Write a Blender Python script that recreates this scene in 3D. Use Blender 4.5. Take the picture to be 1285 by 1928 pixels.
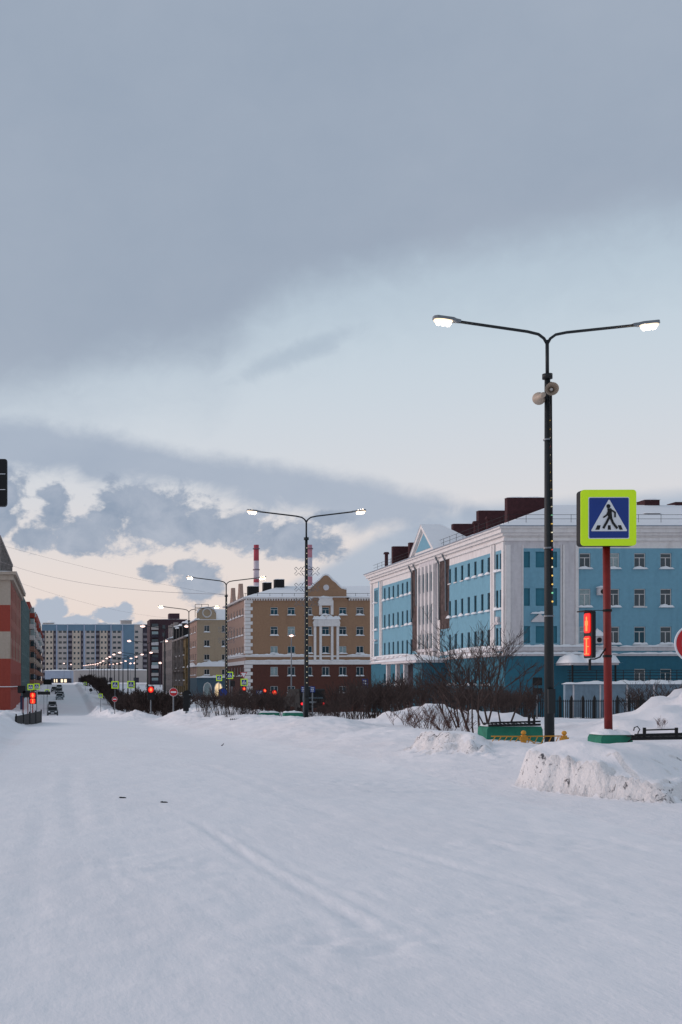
import bpy, math, random
import numpy as np
from mathutils import Vector, Matrix
random.seed(7)
SC = bpy.context.scene
for o in list(bpy.data.objects): bpy.data.objects.remove(o)
COL = SC.collection
# ---------------------------------------------------------------- camera
F, CX, HY, EYE = 2250.0, 119.0, 1287.0, 1.6      # photograph: focal length in px, street vanishing point, eye height
cam = bpy.data.cameras.new('camera'); camo = bpy.data.objects.new('camera', cam); COL.objects.link(camo)
camo.location = (0, 0, EYE); camo.rotation_euler = (math.radians(90), 0, 0)
cam.sensor_fit = 'VERTICAL'; cam.sensor_height = 24.0; cam.lens = F / 1928 * 24.0
cam.shift_x = (642.5 - CX) / 1928; cam.shift_y = (HY - 964) / 1928
cam.clip_start = 0.1; cam.clip_end = 6000
SC.camera = camo
SC.render.resolution_x = 682; SC.render.resolution_y = 1024
SC.view_settings.view_transform = 'Standard'; SC.view_settings.look = 'None'
SC.view_settings.exposure = 0.0; SC.view_settings.gamma = 1
def s2l(c):
    return tuple(((v/255)/12.92 if v/255 <= .04045 else (((v/255)+.055)/1.055)**2.4) for v in c)
def azel(px, py):
    dx = (px-CX)/F; dz = (HY-py)/F
    return math.atan(dx), math.atan(dz/math.sqrt(1+dx*dx))
# ---------------------------------------------------------------- sky
W = bpy.data.worlds.new('World'); SC.world = W; W.use_nodes = True
nt = W.node_tree; nt.nodes.clear()
def nd(t, **k):
    n = nt.nodes.new(t)
    for a, b in k.items(): setattr(n, a, b)
    return n
def mth(op, a, b=None, c=None, clamp=False):
    n = nd('ShaderNodeMath', operation=op, use_clamp=clamp)
    for i, v in enumerate((a, b, c)):
        if v is None: continue
        if isinstance(v, (int, float)): n.inputs[i].default_value = v
        else: nt.links.new(v, n.inputs[i])
    return n.outputs[0]
def sstep(v, lo, hi):
    n = nd('ShaderNodeMapRange', interpolation_type='SMOOTHSTEP')
    nt.links.new(v, n.inputs[0]); n.inputs[1].default_value = lo; n.inputs[2].default_value = hi
    return n.outputs[0]
def mixc(f, a, b):
    n = nd('ShaderNodeMix', data_type='RGBA')
    for s, v in ((0, f), (6, a), (7, b)):
        if isinstance(v, (int, float)): n.inputs[s].default_value = v
        elif isinstance(v, tuple): n.inputs[s].default_value = (*v, 1) if len(v) == 3 else v
        else: nt.links.new(v, n.inputs[s])
    return n.outputs[2]
tc = nd('ShaderNodeTexCoord'); DIR = tc.outputs['Generated']
sx = nd('ShaderNodeSeparateXYZ'); nt.links.new(DIR, sx.inputs[0])
AZ = mth('ARCTAN2', sx.outputs[0], sx.outputs[1]); EL = mth('ARCSINE', sx.outputs[2])
def noise(scale, detail, rough=.55, stretch=1.0, off=0.0, dist=0.0):
    cb = nd('ShaderNodeCombineXYZ'); nt.links.new(mth('MULTIPLY', AZ, stretch), cb.inputs[0]); nt.links.new(EL, cb.inputs[1]); cb.inputs[2].default_value = off
    n = nd('ShaderNodeTexNoise'); n.inputs['Scale'].default_value = scale; n.inputs['Detail'].default_value = detail
    n.inputs['Roughness'].default_value = rough; n.inputs['Distortion'].default_value = dist
    nt.links.new(cb.outputs[0], n.inputs['Vector']); return mth('SUBTRACT', n.outputs[0], .5)
NB = noise(9, 5, .6, .6, 1.3); NM = noise(38, 6, .62, .8, 4.1, .4); NS = noise(95, 5, .6, .7, 7.7)
A0, A1 = -.9, 1.3
def edge(pts, lo=0.0, hi=.7):
    n = nd('ShaderNodeFloatCurve'); cm = n.mapping; cv = cm.curves[0]
    L = [((azel(*p)[0]-A0)/(A1-A0), (azel(*p)[1]-lo)/(hi-lo)) for p in pts]
    L = [(0, L[0][1])] + L + [(1, L[-1][1])]
    cv.points[0].location = L[0]; cv.points[1].location = L[-1]
    for p in L[1:-1]: cv.points.new(*p)
    cm.update()
    nt.links.new(mth('DIVIDE', mth('SUBTRACT', AZ, A0), A1-A0, clamp=True), n.inputs['Value'])
    return mth('ADD', mth('MULTIPLY', n.outputs[0], hi-lo), lo)
rp = nd('ShaderNodeValToRGB'); rp.color_ramp.interpolation = 'B_SPLINE'
stops = [(0, (230, 210, 202)), (.05, (232, 216, 208)), (.1, (228, 218, 214)), (.15, (213, 214, 219)), (.22, (204, 213, 222)), (.30, (190, 206, 218)), (.40, (172, 192, 208)), (.9, (150, 172, 196))]
while len(rp.color_ramp.elements) < len(stops): rp.color_ramp.elements.new(.5)
for e, (p, c) in zip(rp.color_ramp.elements, stops): e.position = p; e.color = (*s2l(c), 1)
nt.links.new(EL, rp.inputs[0]); col = rp.outputs[0]
# the low bank to the right
U2 = edge([(330, 1283), (480, 1130), (560, 1085), (640, 1040), (700, 1005), (780, 972), (860, 950), (1000, 937), (1130, 926), (1285, 916), (1800, 900)])
d = mth('ADD', mth('SUBTRACT', U2, EL), mth('MULTIPLY', NM, .006))
bankc = mixc(mth('ADD', mth('MULTIPLY', NB, 1.2), .5, clamp=True), s2l((160, 175, 195)), s2l((182, 192, 206)))
col = mixc(mth('MULTIPLY', sstep(d, -.003, .012), .9), col, bankc)
# the grey wedge
UU = edge([(-300, 730), (0, 775), (100, 790), (250, 818), (350, 842), (450, 856), (550, 870), (700, 893), (780, 912), (865, 932), (960, 990), (1285, 1100)])
LL = edge([(-300, 930), (0, 880), (120, 885), (200, 905), (300, 900), (380, 915), (480, 945), (600, 965), (700, 990), (800, 985), (880, 975), (1000, 995), (1285, 1110)])
wn = mth('ADD', mth('MULTIPLY', NM, .014), mth('MULTIPLY', NS, .008))
m = mth('MULTIPLY', sstep(mth('ADD', mth('SUBTRACT', UU, EL), wn), -.004, .014), sstep(mth('ADD', mth('SUBTRACT', EL, LL), mth('MULTIPLY', NM, .04)), -.014, .008))
wedc = mixc(mth('ADD', mth('MULTIPLY', NB, 1.5), .5, clamp=True), s2l((151, 165, 185)), s2l((174, 184, 200)))
col = mixc(mth('MULTIPLY', m, .9), col, wedc)
# broken low cumulus
def blobs(L):
    r = None
    for (px, py, rx, ry) in L:
        a, e = azel(px, py)
        x = mth('DIVIDE', mth('SUBTRACT', AZ, a), rx/F); y = mth('DIVIDE', mth('SUBTRACT', EL, e), ry/F)
        q = mth('SUBTRACT', 1.0, mth('SQRT', mth('ADD', mth('MULTIPLY', x, x), mth('MULTIPLY', y, y))))
        r = q if r is None else mth('SMOOTH_MAX', r, q, .15)
    return r
B = blobs([(300, 975, 130, 62), (215, 965, 60, 60), (105, 960, 42, 55), (150, 1010, 70, 42), (5, 960, 55, 75), (60, 1010, 60, 36), (370, 985, 70, 45),
           (440, 995, 70, 38), (540, 1010, 90, 42), (600, 1030, 60, 30), (-120, 980, 130, 80), (290, 1076, 36, 24), (375, 1100, 50, 44), (350, 1070, 40, 18), (620, 975, 50, 16)])
bd = mth('ADD', B, mth('ADD', mth('MULTIPLY', NM, 2.2), mth('MULTIPLY', NS, 1.3)))
cumc = mixc(mth('ADD', mth('ADD', mth('MULTIPLY', NM, 2.2), mth('MULTIPLY', NB, 1.5)), .4, clamp=True), s2l((132, 149, 172)), s2l((170, 179, 195)))
col = mixc(mth('MULTIPLY', sstep(bd, -.08, .42), .94), col, cumc)
B2 = blobs([(95, 1150, 34, 34), (60, 1165, 60, 26), (150, 1175, 60, 20), (215, 1160, 40, 24), (235, 1150, 18, 18), (300, 1190, 80, 22), (-60, 1160, 90, 40), (180, 1200, 200, 26)])
bd2 = mth('ADD', B2, mth('MULTIPLY', NS, 1.5))
col = mixc(mth('MULTIPLY', sstep(bd2, .0, .32), .85), col, s2l((160, 176, 197)))
# small dark streak under the deck
a0, e0 = azel(545, 672)
xx = mth('SUBTRACT', AZ, a0); yy = mth('SUBTRACT', mth('SUBTRACT', EL, e0), mth('MULTIPLY', xx, .33))
q = mth('SQRT', mth('ADD', mth('POWER', mth('DIVIDE', mth('ABSOLUTE', xx), 130/F), 2.0), mth('POWER', mth('DIVIDE', mth('ABSOLUTE', yy), 26/F), 2.0)))
st = sstep(mth('ADD', mth('SUBTRACT', 1.0, q), mth('MULTIPLY', NM, 1.3)), -.15, .7)
col = mixc(mth('MULTIPLY', st, .42), col, s2l((152, 168, 187)))
# main deck
E1 = edge([(-400, 780), (0, 745), (100, 735), (200, 712), (300, 700), (390, 700), (440, 665), (500, 605), (600, 565), (700, 545), (780, 530), (850, 518), (950, 502), (1050, 490), (1150, 470), (1285, 440), (1700, 380)])
d = mth('ADD', mth('SUBTRACT', EL, E1), mth('ADD', mth('MULTIPLY', NB, .045), mth('MULTIPLY', NM, .03)))
veil = sstep(mth('ADD', d, mth('MULTIPLY', NM, .03)), -.065, .01)
col = mixc(mth('MULTIPLY', veil, .38), col, s2l((168, 181, 197)))
deckn = mth('ADD', mth('MULTIPLY', noise(5, 4, .5, .6, 2.2), 1.3), mth('ADD', mth('MULTIPLY', NM, .25), .5), clamp=True)
deck = mixc(deckn, s2l((144, 158, 177)), s2l((167, 177, 192)))
nr = mth('MULTIPLY', sstep(EL, .38, 1.2), .55)
deck = mixc(nr, deck, s2l((172, 184, 198)))
col = mixc(mth('MULTIPLY', sstep(d, -.012, .042), .96), col, deck)
bg = nd('ShaderNodeBackground'); nt.links.new(col, bg.inputs[0]); bg.inputs[1].default_value = 1.0
sky = nd('ShaderNodeTexSky', sky_type='NISHITA', sun_disc=False, sun_elevation=math.radians(8), sun_rotation=math.radians(-66))
bg2 = nd('ShaderNodeBackground'); nt.links.new(sky.outputs[0], bg2.inputs[0]); bg2.inputs[1].default_value = .004
ad = nd('ShaderNodeAddShader'); nt.links.new(bg.outputs[0], ad.inputs[0]); nt.links.new(bg2.outputs[0], ad.inputs[1])
wo = nd('ShaderNodeOutputWorld'); nt.links.new(ad.outputs[0], wo.inputs[0])
# ---------------------------------------------------------------- sun: low, weak, wide (dusk under cloud), from the left
sl = bpy.data.lights.new('sun', 'SUN'); sl.energy = 1.5; sl.angle = math.radians(35); sl.color = (1, .80, .76)
so = bpy.data.objects.new('sun', sl); COL.objects.link(so)
az, el = math.radians(-66), math.radians(17)
dv = Vector((math.sin(az)*math.cos(el), math.cos(az)*math.cos(el), math.sin(el)))
so.rotation_euler = dv.to_track_quat('Z', 'Y').to_euler(); so.location = dv*100
# ---------------------------------------------------------------- materials
MC = {}
def mat(name, rgb, rough=.8, metal=0.0, var=.12, vscale=3.0, bump=.0, bscale=30.0, emit=None, es=0.0, spec=.4, stain=None, sst=.5, streak=False, lin=False):
    if name in MC: return MC[name]
    m = bpy.data.materials.new(name); m.use_nodes = True; t = m.node_tree; b = t.nodes['Principled BSDF']
    c = rgb if lin else s2l(rgb)
    b.inputs['Roughness'].default_value = rough; b.inputs['Metallic'].default_value = metal; b.inputs['Specular IOR Level'].default_value = spec
    if emit:
        b.inputs['Emission Color'].default_value = (*emit, 1); b.inputs['Emission Strength'].default_value = es
    g = t.nodes.new('ShaderNodeNewGeometry'); n = t.nodes.new('ShaderNodeTexNoise'); n.inputs['Scale'].default_value = vscale; n.inputs['Detail'].default_value = 6
    t.links.new(g.outputs['Position'], n.inputs['Vector'])
    r = t.nodes.new('ShaderNodeValToRGB'); r.color_ramp.elements[0].position = .3; r.color_ramp.elements[1].position = .7
    r.color_ramp.elements[0].color = (*[v*(1-var) for v in c], 1); r.color_ramp.elements[1].color = (*[min(1, v*(1+var)) for v in c], 1)
    t.links.new(n.outputs[0], r.inputs[0]); out = r.outputs[0]
    if stain:
        mp = t.nodes.new('ShaderNodeMapping'); mp.inputs['Scale'].default_value = (1, 1, .16) if streak else (1, 1, 1); t.links.new(g.outputs['Position'], mp.inputs[0])
        n2 = t.nodes.new('ShaderNodeTexNoise'); n2.inputs['Scale'].default_value = 1.7; n2.inputs['Detail'].default_value = 8; n2.inputs['Roughness'].default_value = .65; t.links.new(mp.outputs[0], n2.inputs['Vector'])
        mr = t.nodes.new('ShaderNodeMapRange'); mr.inputs[1].default_value = .52; mr.inputs[2].default_value = .72; mr.inputs[4].default_value = sst; t.links.new(n2.outputs[0], mr.inputs[0])
        mx = t.nodes.new('ShaderNodeMix'); mx.data_type = 'RGBA'; t.links.new(mr.outputs[0], mx.inputs[0]); t.links.new(out, mx.inputs[6]); mx.inputs[7].default_value = (*s2l(stain), 1); out = mx.outputs[2]
    t.links.new(out, b.inputs['Base Color'])
    if bump:
        n3 = t.nodes.new('ShaderNodeTexNoise'); n3.inputs['Scale'].default_value = bscale; n3.inputs['Detail'].default_value = 6; t.links.new(g.outputs['Position'], n3.inputs['Vector'])
        bp = t.nodes.new('ShaderNodeBump'); bp.inputs['Strength'].default_value = bump; bp.inputs['Distance'].default_value = .05
        t.links.new(n3.outputs[0], bp.inputs['Height']); t.links.new(bp.outputs[0], b.inputs['Normal'])
    MC[name] = m; return m
def snow_mat(name, tint, bstr, dirt, dirtcol, layers):
    m = bpy.data.materials.new(name); m.use_nodes = True; t = m.node_tree; b = t.nodes['Principled BSDF']
    b.inputs['Roughness'].default_value = .75; b.inputs['Specular IOR Level'].default_value = .25
    g = t.nodes.new('ShaderNodeNewGeometry')
    def nz(sc, det, mapp=(1, 1, 1), ro=.6):
        mp = t.nodes.new('ShaderNodeMapping'); mp.inputs['Scale'].default_value = mapp; t.links.new(g.outputs['Position'], mp.inputs[0])
        n = t.nodes.new('ShaderNodeTexNoise'); n.inputs['Scale'].default_value = sc; n.inputs['Detail'].default_value = det; n.inputs['Roughness'].default_value = ro
        t.links.new(mp.outputs[0], n.inputs['Vector']); return n.outputs[0]
    mr = t.nodes.new('ShaderNodeMapRange'); mr.inputs[1].default_value = .45; mr.inputs[2].default_value = .72; mr.inputs[4].default_value = dirt
    t.links.new(nz(.35, 8, (1, .5, 1)), mr.inputs[0])
    mx = t.nodes.new('ShaderNodeMix'); mx.data_type = 'RGBA'; t.links.new(mr.outputs[0], mx.inputs[0]); mx.inputs[6].default_value = (*tint, 1); mx.inputs[7].default_value = (*dirtcol, 1)
    t.links.new(mx.outputs[2], b.inputs['Base Color'])
    acc = None
    for (sc, det, mp_, w) in layers:
        mm = t.nodes.new('ShaderNodeMath'); mm.operation = 'MULTIPLY'; mm.inputs[1].default_value = w; t.links.new(nz(sc, det, mp_), mm.inputs[0])
        if acc is None: acc = mm.outputs[0]
        else:
            a = t.nodes.new('ShaderNodeMath'); a.operation = 'ADD'; t.links.new(acc, a.inputs[0]); t.links.new(mm.outputs[0], a.inputs[1]); acc = a.outputs[0]
    bp = t.nodes.new('ShaderNodeBump'); bp.inputs['Strength'].default_value = bstr; bp.inputs['Distance'].default_value = .08
    t.links.new(acc, bp.inputs['Height']); t.links.new(bp.outputs[0], b.inputs['Normal']); return m
SNOWG = snow_mat('snow_ground', (.86, .85, .87), .7, .35, (.66, .60, .60), [(2.2, 6, (1, 1, 1), .7), (14, 5, (1, .6, 1), .22)])
SNOWR = snow_mat('snow_packed', (.86, .86, .88), .6, .18, (.72, .67, .69), [(1.2, 5, (1, .35, 1), .55), (9, 6, (1, .45, 1), .2), (1, 6, (9, 1.1, 1), .07), (35, 4, (1, 1, 1), .05)])
SNOWC = snow_mat('snow_cap', (.87, .88, .90), .4, .1, (.75, .75, .76), [(3, 4, (1, 1, 1), .6)])
def flecks(m):
    t = m.node_tree; b = t.nodes['Principled BSDF']; src = b.inputs['Base Color'].links[0].from_socket
    g = t.nodes.new('ShaderNodeNewGeometry'); mp = t.nodes.new('ShaderNodeMapping'); mp.inputs['Scale'].default_value = (1, 1, .8); t.links.new(g.outputs['Position'], mp.inputs[0])
    n = t.nodes.new('ShaderNodeTexNoise'); n.inputs['Scale'].default_value = 9; n.inputs['Detail'].default_value = 5; n.inputs['Roughness'].default_value = .7; n.inputs['Distortion'].default_value = .8; t.links.new(mp.outputs[0], n.inputs['Vector'])
    n2 = t.nodes.new('ShaderNodeTexNoise'); n2.inputs['Scale'].default_value = 1.1; n2.inputs['Detail'].default_value = 3; t.links.new(g.outputs['Position'], n2.inputs['Vector'])
    a = t.nodes.new('ShaderNodeMath'); a.operation = 'MULTIPLY_ADD'; t.links.new(n2.outputs[0], a.inputs[0]); a.inputs[1].default_value = .45; t.links.new(n.outputs[0], a.inputs[2])
    mr = t.nodes.new('ShaderNodeMapRange'); mr.inputs[1].default_value = .83; mr.inputs[2].default_value = .90; t.links.new(a.outputs[0], mr.inputs[0])
    mx = t.nodes.new('ShaderNodeMix'); mx.data_type = 'RGBA'; t.links.new(mr.outputs[0], mx.inputs[0]); t.links.new(src, mx.inputs[6]); mx.inputs[7].default_value = (.10, .10, .11, 1); t.links.new(mx.outputs[2], b.inputs['Base Color'])
DIRTY = snow_mat('snow_plough_face', (.83, .81, .81), .8, .5, (.58, .53, .51), [(5, 8, (1, 1, 1), 1.0), (16, 6, (1, 1, 1), .5)])
flecks(DIRTY)
MBL = mat('blue_stucco', (116, 163, 182), .9, var=.06, stain=(90, 135, 155), sst=.35, streak=True)
MBLD = mat('deep_blue_stucco', (50, 106, 125), .9, var=.08, stain=(40, 100, 125), sst=.5, streak=True)
MBLW = mat('blue_blind_window', (54, 114, 132), .85, var=.06)
MWH = mat('white_plaster', (224, 220, 218), .9, var=.06, stain=(160, 150, 148), sst=.3, streak=True)
MWHD = mat('pale_grey_plaster', (206, 202, 204), .9, var=.06, stain=(150, 145, 148), sst=.4, streak=True)
MDMG = mat('peeled_brick', (84, 70, 68), .95, var=.45, vscale=2.2, bump=.8, bscale=6, stain=(45, 40, 42), sst=.8)
MBR = mat('brown_stucco', (154, 122, 97), .9, var=.07, stain=(116, 92, 78), sst=.3, streak=True)
MBRD = mat('dark_brown_stucco', (90, 56, 48), .9, var=.1, stain=(74, 44, 40), sst=.4)
MBRL = mat('pale_brown_stucco', (170, 142, 128), .9, var=.07)
MTAN = mat('tan_stucco', (172, 153, 130), .9, var=.06, stain=(140, 120, 100), sst=.3, streak=True)
MTEALD = mat('slate_blue_stucco', (74, 96, 108), .9, var=.1)
MYEL = mat('old_yellow_plaster', (128, 108, 74), .95, var=.25, vscale=1.2, stain=(60, 52, 44), sst=.8)
MGRYF = mat('worn_grey_plaster', (150, 140, 136), .95, var=.2, vscale=1.2, stain=(95, 86, 84), sst=.7)
MBRICK = mat('maroon_brick', (64, 36, 40), .95, var=.2, bump=.5, bscale=8)
MDKB = mat('dark_maroon_panel', (70, 52, 58), .95, var=.12)
MDKL = mat('dark_loggia', (62, 58, 68), .9, var=.3, vscale=.6)
MRED = mat('red_stucco', (152, 68, 56), .9, var=.08, stain=(120, 50, 42), sst=.35, streak=True)
MCRM = mat('cream_stucco', (176, 162, 148), .9, var=.07, stain=(150, 132, 118), sst=.4, streak=True)
MPINK = mat('pink_brown_panel', (150, 112, 98), .9, var=.1)
MGLS = mat('teal_green_cladding', (66, 86, 88), .5, var=.35, vscale=.8)
MPANC = mat('pale_panel', (180, 172, 168), .9, var=.05, vscale=.3)
MPANB = mat('cream_panel', (196, 182, 168), .9, var=.05, vscale=.3)
MPBLU = mat('sky_blue_panel', (110, 136, 156), .9, var=.05, vscale=.3)
MPSTR = mat('light_blue_strip', (168, 178, 196), .9, var=.05, vscale=.3)
MGLASS = mat('dark_glass', (34, 52, 60), .08, var=.2, spec=.8)
MGLAST = mat('teal_glass', (24, 70, 84), .3, var=.2, spec=.3)
MGLASC = mat('curtained_glass', (140, 158, 160), .25, var=.2, vscale=6, spec=.6)
MGLASW = mat('warm_lit_glass', (120, 100, 70), .3, emit=(1, .75, .45), es=.9)
MFRW = mat('white_window_frame', (206, 204, 202), .6, var=.04)
MFRD = mat('dark_window_frame', (60, 66, 70), .6, var=.1)
MPOLE = mat('black_teal_paint', (12, 22, 27), .6, var=.2, spec=.5, bump=.15, bscale=20)
MBLK = mat('black_metal', (13, 15, 18), .65, var=.2)
MGREY = mat('galvanised_steel', (120, 126, 132), .45, metal=.6, var=.1)
MREDP = mat('red_pole_paint', (122, 28, 24), .5, var=.12, vscale=6, stain=(84, 24, 22), sst=.5)
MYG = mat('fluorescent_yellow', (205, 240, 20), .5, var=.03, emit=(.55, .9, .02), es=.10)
MSBL = mat('sign_blue', (6, 52, 132), .4, var=.04)
MSWH = mat('sign_white', (225, 228, 232), .45, var=.03)
MSRD = mat('sign_red', (185, 30, 38), .45, var=.08)
MGRN = mat('green_concrete_paint', (38, 120, 98), .8, var=.18, vscale=8, stain=(24, 84, 70), sst=.6)
MYEP = mat('yellow_fence_paint', (200, 142, 48), .6, var=.15, vscale=10)
MWOOD = mat('bare_bark', (64, 52, 49), .95, var=.3, vscale=8)
MWOODR = mat('reddish_bark', (92, 66, 60), .95, var=.3, vscale=8)
MLAMP = mat('lamp_light', (255, 235, 220), .4, emit=(1, .80, .62), es=20)
MGLARE = mat('warm_glare_glow', (255, 220, 180), .3, emit=(1, .74, .48), es=1.5)  # emissive tint imitating the warm glare rim of the near lamps
MLAMPF = mat('far_lamp_light', (255, 225, 210), .4, emit=(1, .66, .58), es=1.9)
MREDL = mat('red_signal_light', (90, 6, 4), .4, emit=(1, .015, .010), es=.92)
MREDH = mat('red_signal_figure', (90, 30, 10), .4, emit=(1, .14, .04), es=2.4)
MTAIL = mat('tail_light', (90, 6, 6), .3, emit=(1, .02, .03), es=1.3)
MLINER = mat('steel_roof_sheet', (150, 160, 172), .6, var=.1)
MHORN = mat('beige_horn', (172, 156, 140), .5, var=.06)
MCARD = mat('dark_car_paint', (20, 26, 34), .35, var=.1, spec=.7)
MCARG = mat('grey_car_paint', (88, 100, 108), .3, var=.1, spec=.7)
MTYRE = mat('rubber', (22, 22, 24), .9, var=.1)
MCHR = mat('chimney_red', (170, 72, 84), .9, var=.06, vscale=.1)
MCHW = mat('chimney_white', (200, 188, 196), .9, var=.06, vscale=.1)
MSTEAM = mat('cable_rubber', (120, 118, 122), .7)
MDOT = [mat('bulb_'+n, c, .4, emit=s2l(c), es=.8) for n, c in (('white', (235, 225, 190)), ('amber', (235, 190, 90)), ('red', (200, 60, 60)), ('green', (120, 200, 150)))]
# ---------------------------------------------------------------- mesh helpers
class MB:
    def __init__(s): s.v = []; s.f = []; s.mi = []; s.cut = []
    def poly(s, pts, mi=0):
        n = len(s.v); s.v += [tuple(p) for p in pts]; s.f.append(tuple(range(n, n+len(pts)))); s.mi.append(mi); return s
    def box(s, x0, y0, z0, x1, y1, z1, mi=0):
        x0, x1 = min(x0, x1), max(x0, x1); y0, y1 = min(y0, y1), max(y0, y1); z0, z1 = min(z0, z1), max(z0, z1)
        n = len(s.v); s.v += [(x, y, z) for z in (z0, z1) for y in (y0, y1) for x in (x0, x1)]
        for q in ((0, 2, 3, 1), (4, 5, 7, 6), (0, 1, 5, 4), (1, 3, 7, 5), (3, 2, 6, 7), (2, 0, 4, 6)):
            s.f.append(tuple(n+i for i in q)); s.mi.append(mi)
        return s
    def prism(s, poly, z0, z1, mi=0, M=None):     # poly in xy, extruded along z; M maps to place
        n = len(s.v); k = len(poly)
        P = [Vector((x, y, z0)) for x, y in poly] + [Vector((x, y, z1)) for x, y in poly]
        if M is not None: P = [M @ p for p in P]
        s.v += [tuple(p) for p in P]
        s.f.append(tuple(n+i for i in reversed(range(k)))); s.mi.append(mi)
        s.f.append(tuple(n+k+i for i in range(k))); s.mi.append(mi)
        for i in range(k):
            j = (i+1) % k; s.f.append((n+i, n+j, n+k+j, n+k+i)); s.mi.append(mi)
        return s
    def tube(s, pts, r, n=6, mi=0, cap=True):
        pts = [Vector(p) for p in pts]; m = len(pts)
        rs = r if isinstance(r, (list, tuple)) else [r]*m
        base = len(s.v); up = None
        for i, p in enumerate(pts):
            d = (pts[min(i+1, m-1)]-pts[max(i-1, 0)]); d = d.normalized() if d.length > 1e-9 else Vector((0, 0, 1))
            if up is None: up = Vector((0, 0, 1)) if abs(d.z) < .9 else Vector((1, 0, 0))
            a = d.cross(up)
            if a.length < 1e-5: a = d.cross(Vector((0, 1, 0)))
            a.normalize(); b = a.cross(d).normalized(); up = b
            for j in range(n):
                t = 2*math.pi*j/n; s.v.append(tuple(p+a*math.cos(t)*rs[i]+b*math.sin(t)*rs[i]))
        for i in range(m-1):
            for j in range(n):
                k = (j+1) % n; s.f.append((base+i*n+j, base+i*n+k, base+(i+1)*n+k, base+(i+1)*n+j)); s.mi.append(mi)
        if cap:
            s.f.append(tuple(base+j for j in reversed(range(n)))); s.mi.append(mi)
            s.f.append(tuple(base+(m-1)*n+j for j in range(n))); s.mi.append(mi)
        return s
    def ball(s, c, rx, ry, rz, n=10, m=6, mi=0):
        base = len(s.v)
        for i in range(m+1):
            t = math.pi*i/m
            for j in range(n):
                p = 2*math.pi*j/n; s.v.append((c[0]+rx*math.sin(t)*math.cos(p), c[1]+ry*math.sin(t)*math.sin(p), c[2]+rz*math.cos(t)))
        for i in range(m):
            for j in range(n):
                k = (j+1) % n; s.f.append((base+i*n+j, base+(i+1)*n+j, base+(i+1)*n+k, base+i*n+k)); s.mi.append(mi)
        return s
    def lump(s, x0, y0, z0, x1, y1, z1, seed=0, nx=10, ny=4, mi=0, rag=.25):     # soft heap of snow on a ledge: flat base, uneven rounded top
        s.cut.append((len(s.v), len(s.f))); rnd = random.Random(seed); base = len(s.v); ph = [rnd.uniform(0, 6.3) for _ in range(4)]
        for i in range(nx+1):
            u = i/nx
            for j in range(ny+1):
                w = j/ny
                e = (max(0, math.sin(math.pi*u))**.3)*(max(0, math.sin(math.pi*w))**.45)
                h = 1-rag+rag*(math.sin(u*nx*.9+ph[0])*.6+math.sin(u*nx*2.1+ph[1]+w*2)*.4)
                s.v.append((x0+(x1-x0)*u, y0+(y1-y0)*w, z0+(z1-z0)*e*h))
        for i in range(nx):
            for j in range(ny):
                a = base+i*(ny+1)+j; s.f.append((a, a+ny+1, a+ny+2, a+1)); s.mi.append(mi)
        s.poly([(x0, y0, z0), (x0, y1, z0), (x1, y1, z0), (x1, y0, z0)], mi)
        return s
    def data(s, name, mats):
        me = bpy.data.meshes.new(name); me.from_pydata(s.v, [], s.f)
        for m in (mats if isinstance(mats, (list, tuple)) else [mats]): me.materials.append(m)
        me.polygons.foreach_set('material_index', s.mi); me.update(); return me
    def build(s, name, mats, parent=None, smooth=False, loc=None, rot=0):
        if name == 'ledge_snow' and len(s.cut) > 1:      # every heap of snow is a piece of its own
            for i, (v0, f0) in enumerate(s.cut):
                v1, f1 = s.cut[i+1] if i+1 < len(s.cut) else (len(s.v), len(s.f))
                q = MB(); q.v = s.v[v0:v1]; q.f = [tuple(k-v0 for k in f) for f in s.f[f0:f1]]; q.mi = s.mi[f0:f1]; o = q.build(name, mats, parent, smooth, loc, rot)
            return o
        me = s.data(name, mats)
        if smooth: me.polygons.foreach_set('use_smooth', [True]*len(me.polygons))
        o = bpy.data.objects.new(name, me); COL.objects.link(o)
        if parent is not None: o.parent = parent
        if loc is not None: o.location = loc
        o.rotation_euler[2] = rot
        return o
def tag(o, label=None, cat=None, group=None, kind=None):
    if label: o['label'] = label
    if cat: o['category'] = cat
    if group: o['group'] = group
    if kind: o['kind'] = kind
    return o
def empty(name, loc, label=None, cat=None, group=None, rz=0):
    o = bpy.data.objects.new(name, None); COL.objects.link(o); o.location = loc; o.rotation_euler[2] = rz; o.empty_display_size = .1
    return tag(o, label, cat, group)
def kids(o): return [c for c in KIDX.get(o.name, [])]
KIDX = {}
def reindex():
    KIDX.clear()
    for o in bpy.data.objects:
        if o.parent: KIDX.setdefault(o.parent.name, []).append(o)
def copy_tree(o, parent=None, loc=None, label=None, group=None, scale=None, rz=None):
    c = o.copy(); COL.objects.link(c)
    if parent is not None: c.parent = parent
    if loc is not None: c.location = loc
    if scale is not None: c.scale = (scale,)*3 if isinstance(scale, (int, float)) else scale
    if rz is not None: c.rotation_euler[2] = rz
    if label: c['label'] = label
    if group: c['group'] = group
    for ch in kids(o): copy_tree(ch, c)
    return c
def at(px, py, Y): return Vector(((px-CX)*Y/F, Y, EYE+(HY-py)*Y/F))
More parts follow.
